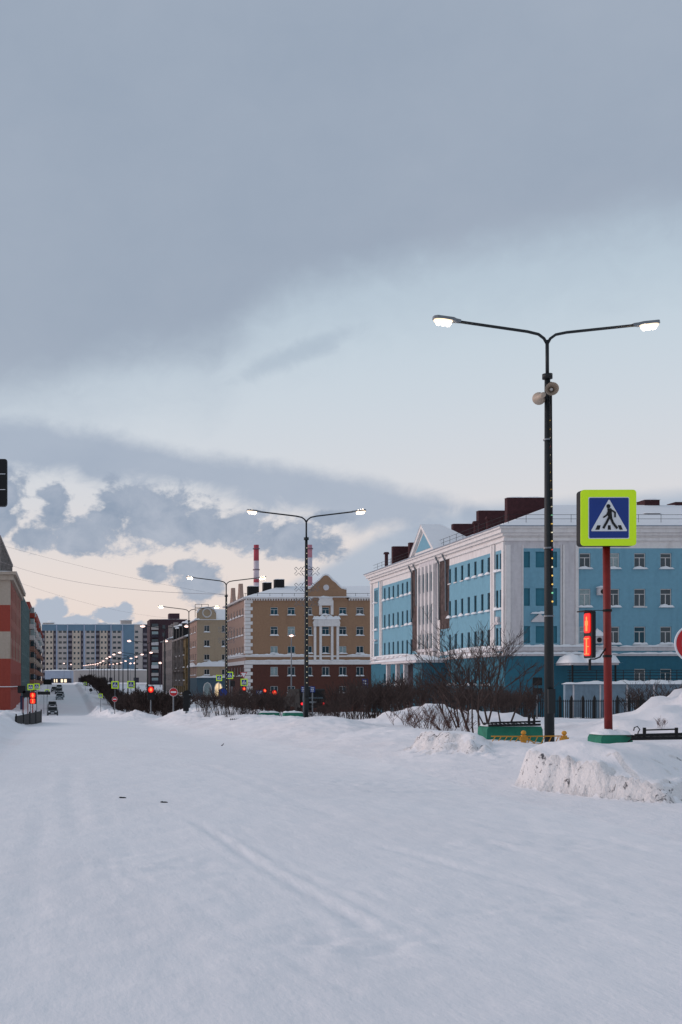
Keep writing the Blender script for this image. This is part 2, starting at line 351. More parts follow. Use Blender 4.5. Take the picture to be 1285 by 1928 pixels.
# ---------------------------------------------------------------- ground
BY = [0, 20, 40, 60, 100, 150, 200, 218, 280, 350, 500, 600, 700, 6000]
BZ = [0, 0, -.35, -.75, -1.6, -2.7, -3.7, -3.6, -2.2, -.9, 1.55, 1.9, 1.9, 1.9]
def hsh(ix, iy, s): 
    h = (ix.astype(np.int64)*374761393 + iy.astype(np.int64)*668265263 + s*1442695041) & 0xffffffff
    h = ((h ^ (h >> 13))*1274126177) & 0xffffffff; h = h ^ (h >> 16)
    return (h & 0xffff)/65535.0
def vn(x, y, s=0):
    ix = np.floor(x); iy = np.floor(y); fx = x-ix; fy = y-iy; fx = fx*fx*(3-2*fx); fy = fy*fy*(3-2*fy)
    a = hsh(ix, iy, s); b = hsh(ix+1, iy, s); c = hsh(ix, iy+1, s); d = hsh(ix+1, iy+1, s)
    return (a*(1-fx)+b*fx)*(1-fy)+(c*(1-fx)+d*fx)*fy-.5
def fbm(x, y, s=0, o=4, g=.5):
    r = 0; a = 1
    for i in range(o): r = r+a*vn(x*2**i+i*17.3, y*2**i+i*9.1, s+i); a *= g
    return r
def ss(x, a, b):
    t = np.clip((x-a)/(b-a), 0, 1); return t*t*(3-2*t)
def gauss(x, y, cx, cy, sx_, sy_): return np.exp(-((x-cx)/sx_)**2-((y-cy)/sy_)**2)
RUTS = [((1.45, 14.5), (2.05, 6.9), .05, .035), ((1.62, 14.0), (2.35, 6.6), .04, .02), ((.36, 11.2), (.50, 8.6), .03, .025), ((.55, 11.0), (.68, 9.3), .03, .025), ((1.2, 10.6), (1.35, 8.8), .03, .02),
        ((3.0, 12.2), (3.9, 8.6), .07, .025), ((.95, 7.4), (1.12, 6.0), .03, .022), ((1.25, 7.4), (1.5, 6.0), .03, .022), ((4.6, 13.5), (6.4, 11.6), .08, .025), ((2.2, 10.2), (2.5, 8.0), .03, .018),
        ((-.2, 16), (-.3, 6), .1, .012), ((.2, 26), (.1, 12), .12, .015), ((2.9, 26), (3.3, 13), .12, .015), ((4.2, 17.6), (6.3, 17.9), .1, .03)]
def height(X, Y):
    Z = np.interp(Y, BY, BZ)
    n1 = fbm(X*.35, Y*.25, 3, 4); n2 = fbm(X*1.3, Y*1.0, 11, 5, .55); n3 = fbm(X*5, Y*3.2, 23, 4, .6)
    near = 1-ss(Y, 25, 60)
    Z = Z+.03*n1*ss(Y, 4, 20)+.014*n2+.011*n3*near
    # ruts
    for (a, b, w, dp) in RUTS:
        ax, ay = a; bx, by = b; L2 = (bx-ax)**2+(by-ay)**2; L = math.sqrt(L2)
        t = ((X-ax)*(bx-ax)+(Y-ay)*(by-ay))/L2
        dd = ((X-ax)*(by-ay)-(Y-ay)*(bx-ax))/L + .02*np.sin(t*9)
        e = ss(t, 0, .18)*(1-ss(t, .8, 1))*(.7+.8*vn(X*3, Y*3, 5))
        Z = Z-.85*dp*e*(np.exp(-(dd/w)**2)-.45*np.exp(-((np.abs(dd)-2.0*w)/(w*.8))**2))
    Z = Z-.03*gauss(X, Y, 1.75, 7.3, .5, .5)*np.maximum(0, vn(X*9, Y*7, 9)+.1)*2
    rs_ = np.random.RandomState(5)
    for k in range(46):
        ax = rs_.uniform(-2, 5.5); ay = rs_.uniform(7.5, 17); L = rs_.uniform(.7, 3.2); sl_ = rs_.uniform(-.28, .02); w = rs_.uniform(.02, .045); dp = rs_.uniform(.004, .011)
        u = (ay-Y)/L; dd = X-(ax-sl_*(ay-Y))
        Z = Z-dp*ss(u, 0, .25)*(1-ss(u, .7, 1))*np.exp(-(dd/w)**2)
    for (cx_, cy_, a, b) in ((1.9, 7.4, .6, .6), (3.4, 8.4, .8, .5), (5.6, 7.2, .5, .6), (1.0, 10.5, .7, .8), (4.6, 11.8, 1.2, .6), (4.9, 19, 1.2, 1.5)):
        Z = Z+.028*gauss(X, Y, cx_, cy_, a, b)*fbm(X*9, Y*7.5, 81, 4, .7)
    # ridge along the right edge of the road
    rx = np.interp(Y, [0, 20, 26, 32, 45, 60, 80, 95, 112, 130, 180, 260, 500], [8.5, 9.3, 9.1, 9.2, 9.3, 9.2, 8.4, 9.8, 7.2, 6.6, 6.2, 6.2, 6.0])
    rh = np.interp(Y, [0, 17.5, 22, 26.5, 42, 62, 84, 90, 104, 112, 130, 180, 260, 400, 600], [0, 0, .36, .44, .66, .7, .7, .3, .15, .5, .6, .8, .9, .8, .3])
    wl = np.interp(Y, [0, 25, 60, 120], [3.2, 3.3, 3.0, 1.2])
    rn = 1+.35*n1+.12*n2
    left = ss(X, rx-wl*1.4, rx)
    Z = Z+rh*rn*np.where(X < rx, left, .62+.38*np.exp(-((X-rx)/1.6)**2))
    Z = Z+rh*.09*fbm(X*2.2, Y*.9, 31, 4, .6)*ss(X, rx-wl*1.4, rx-.2)
    # left bank
    lx = np.interp(Y, [0, 18, 24, 40, 75, 95, 110, 200, 500], [-6, -3.5, -1.5, -1.8, -2.2, -2.6, -4.2, -5.4, -5.8])
    lh = np.interp(Y, [0, 18, 24, 40, 76, 86, 100, 120, 500], [.1, .15, .38, .45, .5, .45, .2, .5, .6])
    Z = Z+lh*(1+.6*n1+.5*n2)*(1-ss(X, lx-1.3, lx+.1))
    # ploughed wall in front on the right
    wob = .16*vn(X*1.7, X*0+3, 41)+.08*vn(X*5, Y*5, 43)+.04*vn(X*13, Y*13, 44)
    yf = np.interp(X, [6.6, 6.95, 7.3, 7.6, 8.0, 8.5, 9.5, 14, 30], [18.0, 17.9, 17.4, 16.6, 16.0, 16.1, 16.7, 17.5, 18])+wob*1.3
    xe = 6.95+.75*np.maximum(0, Y-18.4)
    side = ss(X+.12*vn(Y*3, Y*0, 47)+.06*vn(Y*11, X*7, 48), xe, xe+.22)*(1-ss(X, 22, 30))
    topz = np.interp(X, [6.9, 7.3, 7.8, 8.3, 9.4, 10.2, 12], [.62, .66, .68, .60, .56, .66, .72])
    s1 = np.interp(X, [6.9, 7.4, 7.9], [.9, .8, .42]); face = s1*ss(Y, yf, yf+.3)+(1-s1)*ss(Y, yf+.25, yf+1.7)
    fall = 1-.62*ss(Y, 18.4, 19.1)-.3*ss(Y, 22, 26)
    pile = side*face*fall*topz
    rough = side*ss(Y, yf-.05, yf+.1)*(1-ss(Y, yf+.35, yf+.8))*np.interp(X, [7, 8], [1, .7])
    Z = np.where(side > 0.001, np.maximum(Z, np.minimum(Z, .2)+pile*1.0), Z)+.15*rough*fbm(X*3.4, Y*3.4, 51, 5, .64)
    Z = Z+.05*side*ss(Y, yf+.3, yf+.6)*(1-ss(Y, 20, 22))*fbm(X*1.8, Y*1.8, 57, 4)
    # rounded chunk of ploughed snow
    dx = (X-8.0)/.85; dy = (Y-24.3)/2.1; rr = np.sqrt(dx*dx+dy*dy)+.45*fbm(X*1.6, Y*1.1, 61, 5, .6)
    ch = (1-ss(rr, .15+.25*ss(-dx, 0, .5), 1.1)); Z = np.where(ch > .001, np.maximum(Z, ch*.62), Z)+.13*fbm(X*3.2, Y*3.0, 63, 5, .62)*(ss(rr, .2, .6)*(1-ss(rr, .95, 1.15)))*(1-.85*ss(dx, -.1, .5))
    # heaps behind
    for (cx_, cy_, a, b, h) in ((20.4, 37, 2.9, 4.5, 1.3), (16.6, 33.5, 1.2, 2.4, .22), (17, 52, 2.6, 3, .75), (14.3, 50, 1.5, 2.5, .4), (11.5, 79, 2, 5, .5), (22.5, 76, 1.8, 4, .5), (-4.0, 78, 1.4, 5, .2), (7.2, 72, 1.6, 8, .12), (6.3, 112, 1.6, 9, .35), (5.6, 148, 1.1, 8, .7), (5.2, 185, 1.0, 14, .8), (12.5, 84, 5, 6, .35)):
        Z = Z+h*gauss(X, Y, cx_, cy_, a, b)*(1+.7*n2+.4*n1)
    # lip of the crossing street
    Z = Z+.16*np.exp(-((Y-86-.25*X)/4.0)**2)*(1-ss(X, 8, 12))+.10*np.exp(-((Y-118)/5)**2)*(1-ss(np.abs(X-2), 4, 8))
    return Z
def hz(x, y): return float(height(np.array([x*1.0]), np.array([y*1.0]))[0])
ys = [-12.0, -6, -2, 1.0]; y = 2.5
while y < 900: ys.append(y); y += .055 if 15 < y < 26.5 else max(.035, .0058*y)
ys += [1000, 1300, 1800, 2600, 4000, 5500]
xr = list(np.arange(-3.0, 11.5, .065)); x = 11.5; d = .075
while x < 90: xr.append(x); d *= 1.03; x += min(d, 1.0)
xr += [95, 110, 140, 200, 320, 600, 1200, 2500]
x = -3.0; d = .08; xl = []
while x > -40: x -= d; d *= 1.06; xl.append(x)
xl += [-60, -100, -200, -500, -1200]
xs = np.array(sorted(xl+xr)); ys = np.array(ys)
XX, YY = np.meshgrid(xs, ys); ZZ = height(XX, YY)
def sheet(name, i0, i1, m):
    X = XX[:, i0:i1]; Y = YY[:, i0:i1]; Z = ZZ[:, i0:i1]; R, Cn = X.shape
    co = np.stack([X, Y, Z], -1).reshape(-1, 3)
    a = (np.arange(R-1)[:, None]*Cn+np.arange(Cn-1)[None, :]).reshape(-1)
    f = np.stack([a, a+1, a+Cn+1, a+Cn], -1)
    me = bpy.data.meshes.new(name); me.vertices.add(len(co)); me.vertices.foreach_set('co', co.ravel())
    me.loops.add(f.size); me.loops.foreach_set('vertex_index', f.ravel().astype(np.int32))
    me.polygons.add(len(f)); me.polygons.foreach_set('loop_start', np.arange(0, f.size, 4, dtype=np.int32)); me.polygons.foreach_set('loop_total', np.full(len(f), 4, dtype=np.int32))
    me.polygons.foreach_set('use_smooth', np.ones(len(f), dtype=bool)); me.materials.append(m)
    me.update(calc_edges=True); me.validate()
    o = bpy.data.objects.new(name, me); COL.objects.link(o); return tag(o, kind='structure')
ia = int(np.searchsorted(xs, -1.4)); ib = int(np.searchsorted(xs, 6.2))
sheet('ground', 0, ia+1, SNOWG); sheet('road', ia, ib+1, SNOWR)
gr = sheet('snow_bank', ib, len(xs), SNOWG)
# dirty ploughed faces get their own material by slope and place
gr.data.materials.append(DIRTY)
def dirty(me):
    n = len(me.polygons); no = np.empty(n*3); ce = np.empty(n*3); me.polygons.foreach_get('normal', no); me.polygons.foreach_get('center', ce)
    no = no.reshape(-1, 3); ce = ce.reshape(-1, 3)
    nn = fbm(ce[:, 0]*1.5, ce[:, 1]*1.5, 71, 3)
    m_ = ((no[:, 2] < .80+.12*nn) & (ce[:, 1] < 27) & (ce[:, 0] < 14))
    me.polygons.foreach_set('material_index', m_.astype(np.int32))
dirty(gr.data)
# ---------------------------------------------------------------- buildings
class Fac:
    """one facade: O origin, U along, N outward"""
    def __init__(s, O, U, N): s.O = Vector(O); s.U = Vector(U); s.N = Vector(N)
    def p(s, u, v, d=0): return s.O+s.U*u+Vector((0, 0, v))+s.N*d
    def rot(s): return {(0, -1): 0, (-1, 0): -math.pi/2, (1, 0): math.pi/2}[(round(s.N.x), round(s.N.y))]
    def wall(s, mb, W_, H_, openings=(), zones=(), mi=0, depth=.22, v0=0, u0=0):
        us = {u0, W_}; vs = {v0, H_}
        for (a, b, c, e) in openings: us |= {a, b}; vs |= {c, e}
        for (a, b, c, e, _) in zones: us |= {a, b}; vs |= {c, e}
        us = sorted(u for u in us if u0 <= u <= W_); vs = sorted(v for v in vs if v0 <= v <= H_)
        for i in range(len(us)-1):
            for j in range(len(vs)-1):
                cu = (us[i]+us[i+1])/2; cv = (vs[j]+vs[j+1])/2
                if any(a < cu < b and c < cv < e for a, b, c, e in openings): continue
                m = mi
                for (a, b, c, e, k) in zones:
                    if a < cu < b and c < cv < e: m = k
                mb.poly([s.p(us[i], vs[j]), s.p(us[i+1], vs[j]), s.p(us[i+1], vs[j+1]), s.p(us[i], vs[j+1])], m)
        for (a, b, c, e) in openings:
            m = mi; cu = (a+b)/2; cv = (c+e)/2
            for (a2, b2, c2, e2, k) in zones:
                if a2 < cu < b2 and c2 < cv < e2: m = k
            for (q0, q1) in (((a, c), (b, c)), ((b, c), (b, e)), ((b, e), (a, e)), ((a, e), (a, c))):
                mb.poly([s.p(*q0), s.p(*q1), s.p(q1[0], q1[1], -depth), s.p(q0[0], q0[1], -depth)], m)
    def box(s, mb, u0, u1, v0, v1, d0, d1, mi=0):
        a = s.p(u0, v0, d0); b = s.p(u1, v1, d1); mb.box(a.x, a.y, a.z, b.x, b.y, b.z, mi)
WP = {}
def win_meshes(w, h, style):
    k = (round(w, 2), round(h, 2), style)
    if k in WP: return WP[k]
    y0, y1 = .10, .18; t = .07
    f = MB(); f.box(-w/2, y0, 0, -w/2+t, y1, h); f.box(w/2-t, y0, 0, w/2, y1, h); f.box(-w/2+t, y0, 0, w/2-t, y1, t); f.box(-w/2+t, y0, h-t, w/2-t, y1, h)
    if style in ('T', 'TS'):
        f.box(-w/2+t, y0+.01, h*.68, w/2-t, y1, h*.68+.06); f.box(-.035, y0+.01, t, .035, y1, h*.68)
    elif style == 'C':
        f.box(-.035, y0+.01, t, .035, y1, h-t)
    p = MB().box(-w/2+t*.6, y0+.04, t*.6, w/2-t*.6, y0+.05, h-t*.6)
    sl_ = MB().box(-w/2-.1, -.10, -.10, w/2+.1, .09, -.003)
    WP[k] = (f.data('window', MFRW if style != 'D' else MFRD), {m.name: p.data('pane', m) for m in (MGLASS, MGLAST, MGLASC, MGLASW)}, sl_.data('sill', MWH),
             [MB().lump(-w/2-.18, -.28, -.09, w/2+.18, .10, .16+random.random()*.16, seed=i, nx=8).data('snow', SNOWC) for i in range(4)])
    for m_ in WP[k][3]: m_.polygons.foreach_set('use_smooth', [True]*len(m_.polygons))
    return WP[k]
def add_obj(name, me, parent, loc=None, rot=0):
    o = bpy.data.objects.new(name, me); COL.objects.link(o); o.parent = parent
    if loc is not None: o.location = loc
    o.rotation_euler[2] = rot; return o
def window(fac, root, u, v, w, h, style='T', pane=None, sill=True, snow=.9):
    fm, pm, sm, sn = win_meshes(w, h, style)
    o = add_obj('window', fm, root, fac.p(u, v), fac.rot())
    if pane is None: pane = random.choices([MGLASS, MGLAST, MGLASC], [6, 2, 1.6])[0]
    add_obj('pane', pm[pane.name], o)
    if sill: add_obj('sill', sm, o)
    if random.random() < snow: add_obj('snow_cap', random.choice(sn), o)
    return o
def gz(x, y): return float(np.interp(y, BY, BZ))-1.0
SM = [MBL, MWH, MBLD, MDMG, MBLW, MWHD]
# ---- blue building -------------------------------------------------
bX, bY, z0 = 39.2, 106.0, -2.0
blue = empty('blue_building', (bX, bY, z0), 'long light blue four storey building with white trim behind the nearest street lamp', 'building')
def zz(z): return z-z0
FR = Fac((0, 0, 0), (1, 0, 0), (0, -1, 0)); SD = Fac((0, 0, 0), (0, 1, 0), (-1, 0, 0))
fx = lambda x: (x-951)/21.23
ROWS = [(11.84, 13.16), (8.44, 10.0), (5.14, 6.65), (1.75, 2.9)]
op = []; wl_ = []
xsf = [fx(1102)] + [fx(1156+49.2*k) for k in range(14)]
for r, (a, b) in enumerate(ROWS):
    for k, u in enumerate(xsf):
        if r == 3 and k in (0, 1): continue
        op.append((u-.5, u+.5, zz(a), zz(b))); wl_.append((u, zz(a), 1.0, b-a))
blind = []
for (a, b) in ((11.9, 13.3), (8.5, 10.05), (5.2, 6.7)):
    for (p, q) in ((987, 998), (1009, 1029), (1035, 1049)): blind.append((fx(p), fx(q), zz(a), zz(b)))
hw = 15.4-z0
w1 = MB(); zones = [(0, 46, zz(13.6), hw, 1), (0, fx(1089), 0, hw, 5), (fx(985), fx(1055), zz(4.9), zz(13.6), 0), (0, 46, 0, zz(4.05), 2)] + [(*b, 4) for b in blind]
FR.wall(w1, 46, hw, op+[b for b in blind], zones)
for b in blind: w1.poly([FR.p(b[0], b[2], -.12), FR.p(b[1], b[2], -.12), FR.p(b[1], b[3], -.12), FR.p(b[0], b[3], -.12)], 4)
w1.build('front_wall', SM, blue)
for (u, v, w, h) in wl_: window(FR, blue, u, v, w, h, 'T', None)
w2 = MB(); op = []; wl_ = []
sy = lambda px: 39.2*F/(px-CX)-bY
U1 = [sy(p) for p in (847.5, 858.6, 870.5, 883, 895.4, 908.4, 920.8)]; U2_ = [sy(p) for p in (724.8, 733, 741, 749.7, 758.4, 767, 775)]
EB = [.95, 1.9, 43.2, 44.1]
for r, (a, b) in enumerate([(11.73, 13.2), (8.3, 9.95), (4.75, 6.55), (1.5, 2.8)]):
    for u in U1+U2_:
        op.append((u-.34, u+.34, zz(a), zz(b))); wl_.append((u, zz(a), .68, b-a))
    if r < 3:
        for u in EB: op.append((u-.28, u+.28, zz(a), zz(b)+.05)); wl_.append((u, zz(a), .56, b-a+.05))
zones = [(0, 46, zz(13.55), hw, 1), (0, .55, 0, hw, 1), (2.3, 3.3, zz(4.05), hw, 1), (2.75, 2.9, zz(4.05), hw, 5), (15.2, 18.3, zz(7.2), zz(15.0), 3), (25.0, 28.1, zz(5.2), zz(15.0), 3), (18.3, 25.0, zz(4.05), hw, 1), (40.6, 41.6, zz(4.05), hw, 1), (42.0, 42.6, zz(4.05), hw, 0), (44.6, 46, 0, hw, 1), (0, 46, 0, zz(4.05), 2)]
SD.wall(w2, 46, hw, op, zones)
w2.build('side_wall', SM, blue)
for (u, v, w, h) in wl_: window(SD, blue, u, v, w, h, 'D', MGLAST)
wb = MB(); wb.box(.3, 46, 0, 14, 45.7, hw); wb.box(13.8, 13, 0, 14, 45.7, hw); wb.box(14, 12.8, 0, 46, 13, hw); wb.box(45.8, .3, 0, 46, 12.8, hw); wb.build('rear_wall', MBL, blue)
def Lpoly(e): return [(-e, -e), (46+e, -e), (46+e, 13+e), (14+e, 13+e), (14+e, 46+e), (-e, 46+e)]
c = MB(); c.prism(Lpoly(.18), zz(14.25), zz(14.5)); c.prism(Lpoly(.32), zz(14.7), zz(14.95)); c.prism(Lpoly(.55), zz(14.95), zz(15.3)); c.prism(Lpoly(.72), zz(15.3), zz(15.48))
c.prism(Lpoly(.08), zz(14.5), zz(14.7)); 
c.build('cornice', MWH, blue)
c = MB(); c.prism(Lpoly(.16), zz(4.05), zz(4.22)); c.prism(Lpoly(.10), zz(4.5), zz(4.86)); c.build('belt_course', MWHD, blue)
c = MB()
for (a, b) in ((0, 10), (10.05, 24), (24.05, 46)): c.lump(a, -.26, zz(4.222), b, -.003, zz(4.46), seed=int(a), nx=60); c.lump(a, -.2, zz(4.862), b, -.003, zz(5.12), seed=int(a)+5, nx=60)
c2 = MB()
for (a, b) in ((0, 15.8), (28.3, 46)): c.lump(-.26, a, zz(4.222), -.003, b, zz(4.55), seed=int(a)+3, nx=3, ny=40); c.lump(-.2, a, zz(4.862), -.003, b, zz(5.14), seed=int(a)+8, nx=3, ny=40)
c.build('ledge_snow', SNOWC, blue, True); c2.build('ledge_snow', SNOWC, blue, True)
# pilasters
for (p, q) in ((951, 961), (983, 985), (1055, 1057), (1059, 1063), (1083, 1089)):
    c = MB(); FR.box(c, fx(p)+.02, fx(q), zz(4.87), zz(13.9), .003, .12); c.build('pilaster', MWH, blue)
for (a, b) in ((.02, .5), (2.32, 2.7), (2.92, 3.28), (40.62, 40.9), (41.3, 41.58), (45.3, 45.98)):
    c = MB(); SD.box(c, a, b, zz(4.87), zz(14.2), .003, .14); c.build('pilaster', MWH, blue)
c = MB()   # little pediments over the blind bay
for v in (7.05,):
    u0_, u1_ = fx(1000), fx(1030); um = (u0_+u1_)/2
    M_ = Matrix.Translation((0, -.003, 0)) @ Matrix.Rotation(math.pi/2, 4, 'X')
    c.prism([(u0_, zz(v)), (u1_, zz(v)), (u1_, zz(v)+.12), (um, zz(v)+.75), (u0_, zz(v)+.12)], 0, .28, 0, M_)
SD.box(c, .9, 2.1, zz(6.9), zz(7.1), .003, .3); SD.box(c, 1.2, 1.8, zz(7.1), zz(7.6), .003, .25)
SD.box(c, 42.9, 44.4, zz(6.9), zz(7.1), .003, .3)
c.build('window_pediment', MWHD, blue)
MB().lump(fx(998), -.32, zz(7.78), fx(1032), -.003, zz(8.05), seed=4).build('ledge_snow', SNOWC, blue, True)
# roof
ze, zr = 15.5-z0, 18.4-z0; e = .8
rf = MB()
def rpoly(pts, n=1): rf.poly(pts)
P = {'a': (-e, -e, ze), 'b': (46+e, -e, ze), 'c': (46+e, 6.5, zr), 'd': (6.9, 6.5, zr), 'f': (6.9, 40, zr), 'g': (-e, 46+e, ze), 'h': (14+e, 46+e, ze), 'i': (14+e, 13+e, ze), 'j': (46+e, 13+e, ze)}
for q in ('abcd', 'adfg', 'gfh', 'hfdi', 'idcj', 'bjc'): rpoly([P[k] for k in q])
rf.poly([P[k] for k in 'aghijb'])
r = rf.build('roof', SNOWC, blue)
er = MB(); er.prism(Lpoly(.83), ze-.02, ze+.05); er.build('roof_edge', MLINER, r)
ba = MB()
for k in range(46):
    ba.tube([(k*1.0, .3, ze+.3), (k*1.0, .3, ze+1.15)], .02, 4) if k % 2 == 0 else None
    ba.tube([(.3, k*1.0, ze+.3), (.3, k*1.0, ze+1.15)], .02, 4) if k % 2 == 0 else None
for h in (.75, 1.12): ba.tube([(46, .3, ze+h), (.3, .3, ze+h), (.3, 46, ze+h)], .018, 4)
ba.build('roof_railing', MBLK, r)
def stack(y, z1, x0=3.8, x1=8.8):
    o = MB().box(x0, y-bY-.35, 15.5-z0, x1, y-bY+.35, z1-z0).build('chimney', MBRICK, r)
    MB().lump(x0-.05, y-bY-.42, z1-z0, x1+.05, y-bY+.42, z1-z0+.16, seed=int(y), nx=14).build('snow_cap', SNOWC, o, True); return o
stack(116, 19.6, 3.8, 7.6); stack(124, 19.5); stack(132, 19.2); stack(148.6, 19.1); stack(155.0 - 4, 18.9, 2.4, 5)
for (y, x, h) in ((118.5, 3.0, 1.5), (121, 2.6, 1.3), (137, 2.6, 1.6), (150, 1.4, 1.4)):
    v = MB().tube([(x, y-bY, 16-z0), (x, y-bY, 17+h*.6-z0)], .22, 8); v.tube([(x, y-bY, 17+h*.6-z0), (x, y-bY, 17.25+h*.6-z0)], [.4, .3], 8); v.build('roof_vent', MBRICK, r)
for (px, py, Y, w, h) in ((1228.5, 953, 112.4, 1.4, .6), (1229, 979, 109.2, 1.4, .6), (1285, 955, 112.4, 1.3, .5)):
    p_ = at(px, py, Y)-Vector((bX, bY, z0)); MB().box(p_.x-w/2, p_.y, p_.z-.6, p_.x+w/2, p_.y+1.6, p_.z+h).build('dormer', MBRICK, r)
sn = MB()
for (px, py, Y, w, h) in ((1228.5, 953, 112.4, 1.4, .6), (1229, 979, 109.2, 1.4, .6)):
    p_ = at(px, py, Y)-Vector((bX, bY, z0)); sn.lump(p_.x-w/2-.1, p_.y-.1, p_.z+h, p_.x+w/2+.1, p_.y+1.7, p_.z+h+.25, seed=3)
sn.build('snow_cap', SNOWC, r, True)
# central portico with pediment
po = MB(); SD.box(po, 19.2, 25.0, zz(4.3), zz(15.0), .003, .2, 0); SD.box(po, 19.0, 25.2, zz(5.0), zz(5.3), .003, .5); po.build('portico', MWHD, blue)
c = MB()
for u in (19.45, 20.75, 22.1, 23.45, 24.75): SD.box(c, u-.16, u+.16, zz(4.5), zz(14.2), .202, .42)
c.build('portico_column', MWH, blue)
SDP = Fac(SD.p(0, 0, .2), (0, 1, 0), (-1, 0, 0))
for (a, h) in ((11.4, 2.0), (8.0, 2.0), (5.3, 1.6)):
    for u in (20.1, 21.42, 22.78, 24.1):
        g_ = MB(); SDP.box(g_, u-.38, u+.38, zz(a), zz(a+h), .004, .05); g_.build('window', MGLAST, blue)
pd = MB(); M_ = Matrix.Translation((-.5, 0, 0)) @ Matrix(((0, 0, 1, 0), (1, 0, 0, 0), (0, 1, 0, 0), (0, 0, 0, 1)))
pd.prism([(18.1, zz(15.49)), (26.3, zz(15.49)), (22.2, zz(18.4))], 0, 1.9, 0, M_)
pd.build('pediment', MWH, blue)
c = MB(); M2 = Matrix.Translation((-.53, 0, 0)) @ Matrix(((0, 0, 1, 0), (1, 0, 0, 0), (0, 1, 0, 0), (0, 0, 0, 1)))
c.prism([(19.3, zz(15.9)), (25.1, zz(15.9)), (22.2, zz(17.7))], 0, .02, 0, M2); c.build('pediment_panel', MBL, blue)
c = MB()
for (p, q) in (((17.8, 15.5), (22.2, 18.65)), ((26.6, 15.5), (22.2, 18.65))):
    M3 = Matrix.Translation((-.8, 0, 0)) @ Matrix(((0, 0, 1, 0), (1, 0, 0, 0), (0, 1, 0, 0), (0, 0, 0, 1)))
    c.prism([(p[0], zz(p[1])), (q[0], zz(q[1])), (q[0], zz(q[1]-.42)), (p[0]+(.55 if p[0] < 22 else -.55), zz(p[1]))], 0, .6, 0, M3)
c.build('pediment_moulding', MWH, blue)
c = MB(); c.poly([(-.85, 17.75, zz(15.55)), (-.85, 22.2, zz(18.7)), (1.3, 22.2, zz(18.7)), (5.2, 17.75, zz(15.55))]); c.poly([(-.85, 26.65, zz(15.55)), (-.85, 22.2, zz(18.7)), (1.3, 22.2, zz(18.7)), (5.2, 26.65, zz(15.55))]); c.poly([(1.3, 22.2, zz(18.7)), (5.2, 17.75, zz(15.55)), (5.2, 26.65, zz(15.55))]); c.build('pediment_roof', SNOWC, r)
# broken drainpipes
c = MB()
for u in (16.0, 18.2, 26.2, 27.9): c.tube([SD.p(u, zz(14.8), .5), SD.p(u, zz(14.0), .15), SD.p(u, zz(8+u % 3), .12)], .09, 6)
c.build('drainpipe', MGREY, blue)
# vestibule
vs = MB(); ax, ay0, ay1 = -2.4, 16.5, 19.6
vs.box(ax, ay0, 0, 0, ay1, zz(3.75)); ob = vs.build('vestibule', MBLD, blue)
c = MB(); 
for u in (17.3, 18.3): c.box(ax-.04, u-.25, zz(1.6), ax-.003, u+.25, zz(2.7))
c.build('vestibule_window', MGLAST, ob)
c = MB(); c.box(ax-.7, ay0-.4, zz(3.76), .2, 29.5, zz(4.02)); c.build('canopy', MWHD, blue)
MB().lump(ax-.8, ay0-.5, zz(4.02), 0, 29.6, zz(4.75), seed=9, nx=8, ny=30).build('canopy_snow', SNOWC, blue, True)
for y in (22, 25, 28.8): MB().box(ax-.3, y-.2, 0, ax+.1, y+.2, zz(3.75)).build('porch_post', MWHD, blue)
MB().box(-.3, 20.2, 0, -.004, 29.0, zz(3.7)).build('porch_shade_slab', MDKL, blue)  # dark slab: shade of the open porch put into its colour
MB().box(-.42, 23.2, 0, -.305, 25.6, zz(2.6)).build('door', MFRD, blue)
# front entrance canopy, terrace wall with railing, air conditioners
en = MB(); p0 = at(1072, 1252, 103)-Vector((bX, bY, z0)); en.box(p0.x, -3.4, p0.z, p0.x+4.1, -.2, p0.z+.18); o = en.build('entrance_canopy', MWHD, blue)
sn = MB(); sn.lump(p0.x-.3, -3.6, p0.z+.18, p0.x+2.6, -.25, p0.z+1.25, seed=2, rag=.3); sn.lump(p0.x+1.3, -3.7, p0.z+.18, p0.x+4.4, -.25, p0.z+1.5, seed=8, rag=.25); sn.build('snow_cap', SNOWC, o, True)
c = MB()
for u in (.2, 3.9): c.tube([(p0.x+u, -3.2, 0), (p0.x+u, -3.2, p0.z)], .08, 6)
c.build('canopy_post', MBLK, o)
for (px, py) in ((1134, 1114), (1127, 1205)):
    p_ = at(px, py, 105.6)-Vector((bX, bY, z0)); a = MB().box(p_.x-.35, -.5, p_.z-.3, p_.x+.35, -.1, p_.z+.35); 
    o = a.build('air_conditioner', MWHD, blue); MB().tube([(p_.x+.05, -.53, p_.z), (p_.x+.05, -.503, p_.z)], .22, 12).build('fan_grille', MBLK, o)
    MB().lump(p_.x-.5, -.65, p_.z+.352, p_.x+.5, -.08, p_.z+(.55 if py < 1150 else 1.1), seed=5).build('snow_cap', SNOWC, o, True)
# terrace wall
tw = empty('terrace_wall', (41.2, 98, -2), 'low grey blue terrace wall with snow along its top in front of the blue building', 'wall')
MB().box(0, 0, 0, 44, .4, 3.55).build('wall', mat('grey_blue_panel', (120, 140, 154), .9, var=.12, stain=(86, 100, 112), sst=.6, streak=True), tw)
c = MB()
for k in range(20): c.box(.6+2.2*k, -.03, 0, .72+2.2*k, -.003, 3.5)
c.build('joint_strip', MWHD, tw); MB().lump(-.2, -.3, 3.552, 44, .6, 4.05, seed=3, nx=120).build('snow_cap', SNOWC, tw, True)
c = MB()
for k in range(20): c.tube([(.5+2.2*k, .3, 3.6), (.5+2.2*k, .3, 4.7)], .03, 4)
for h in (4.0, 4.25, 4.5, 4.7): c.tube([(.3, .3, h), (44, .3, h)], .022, 4)
c.build('railing', MBLK, tw)
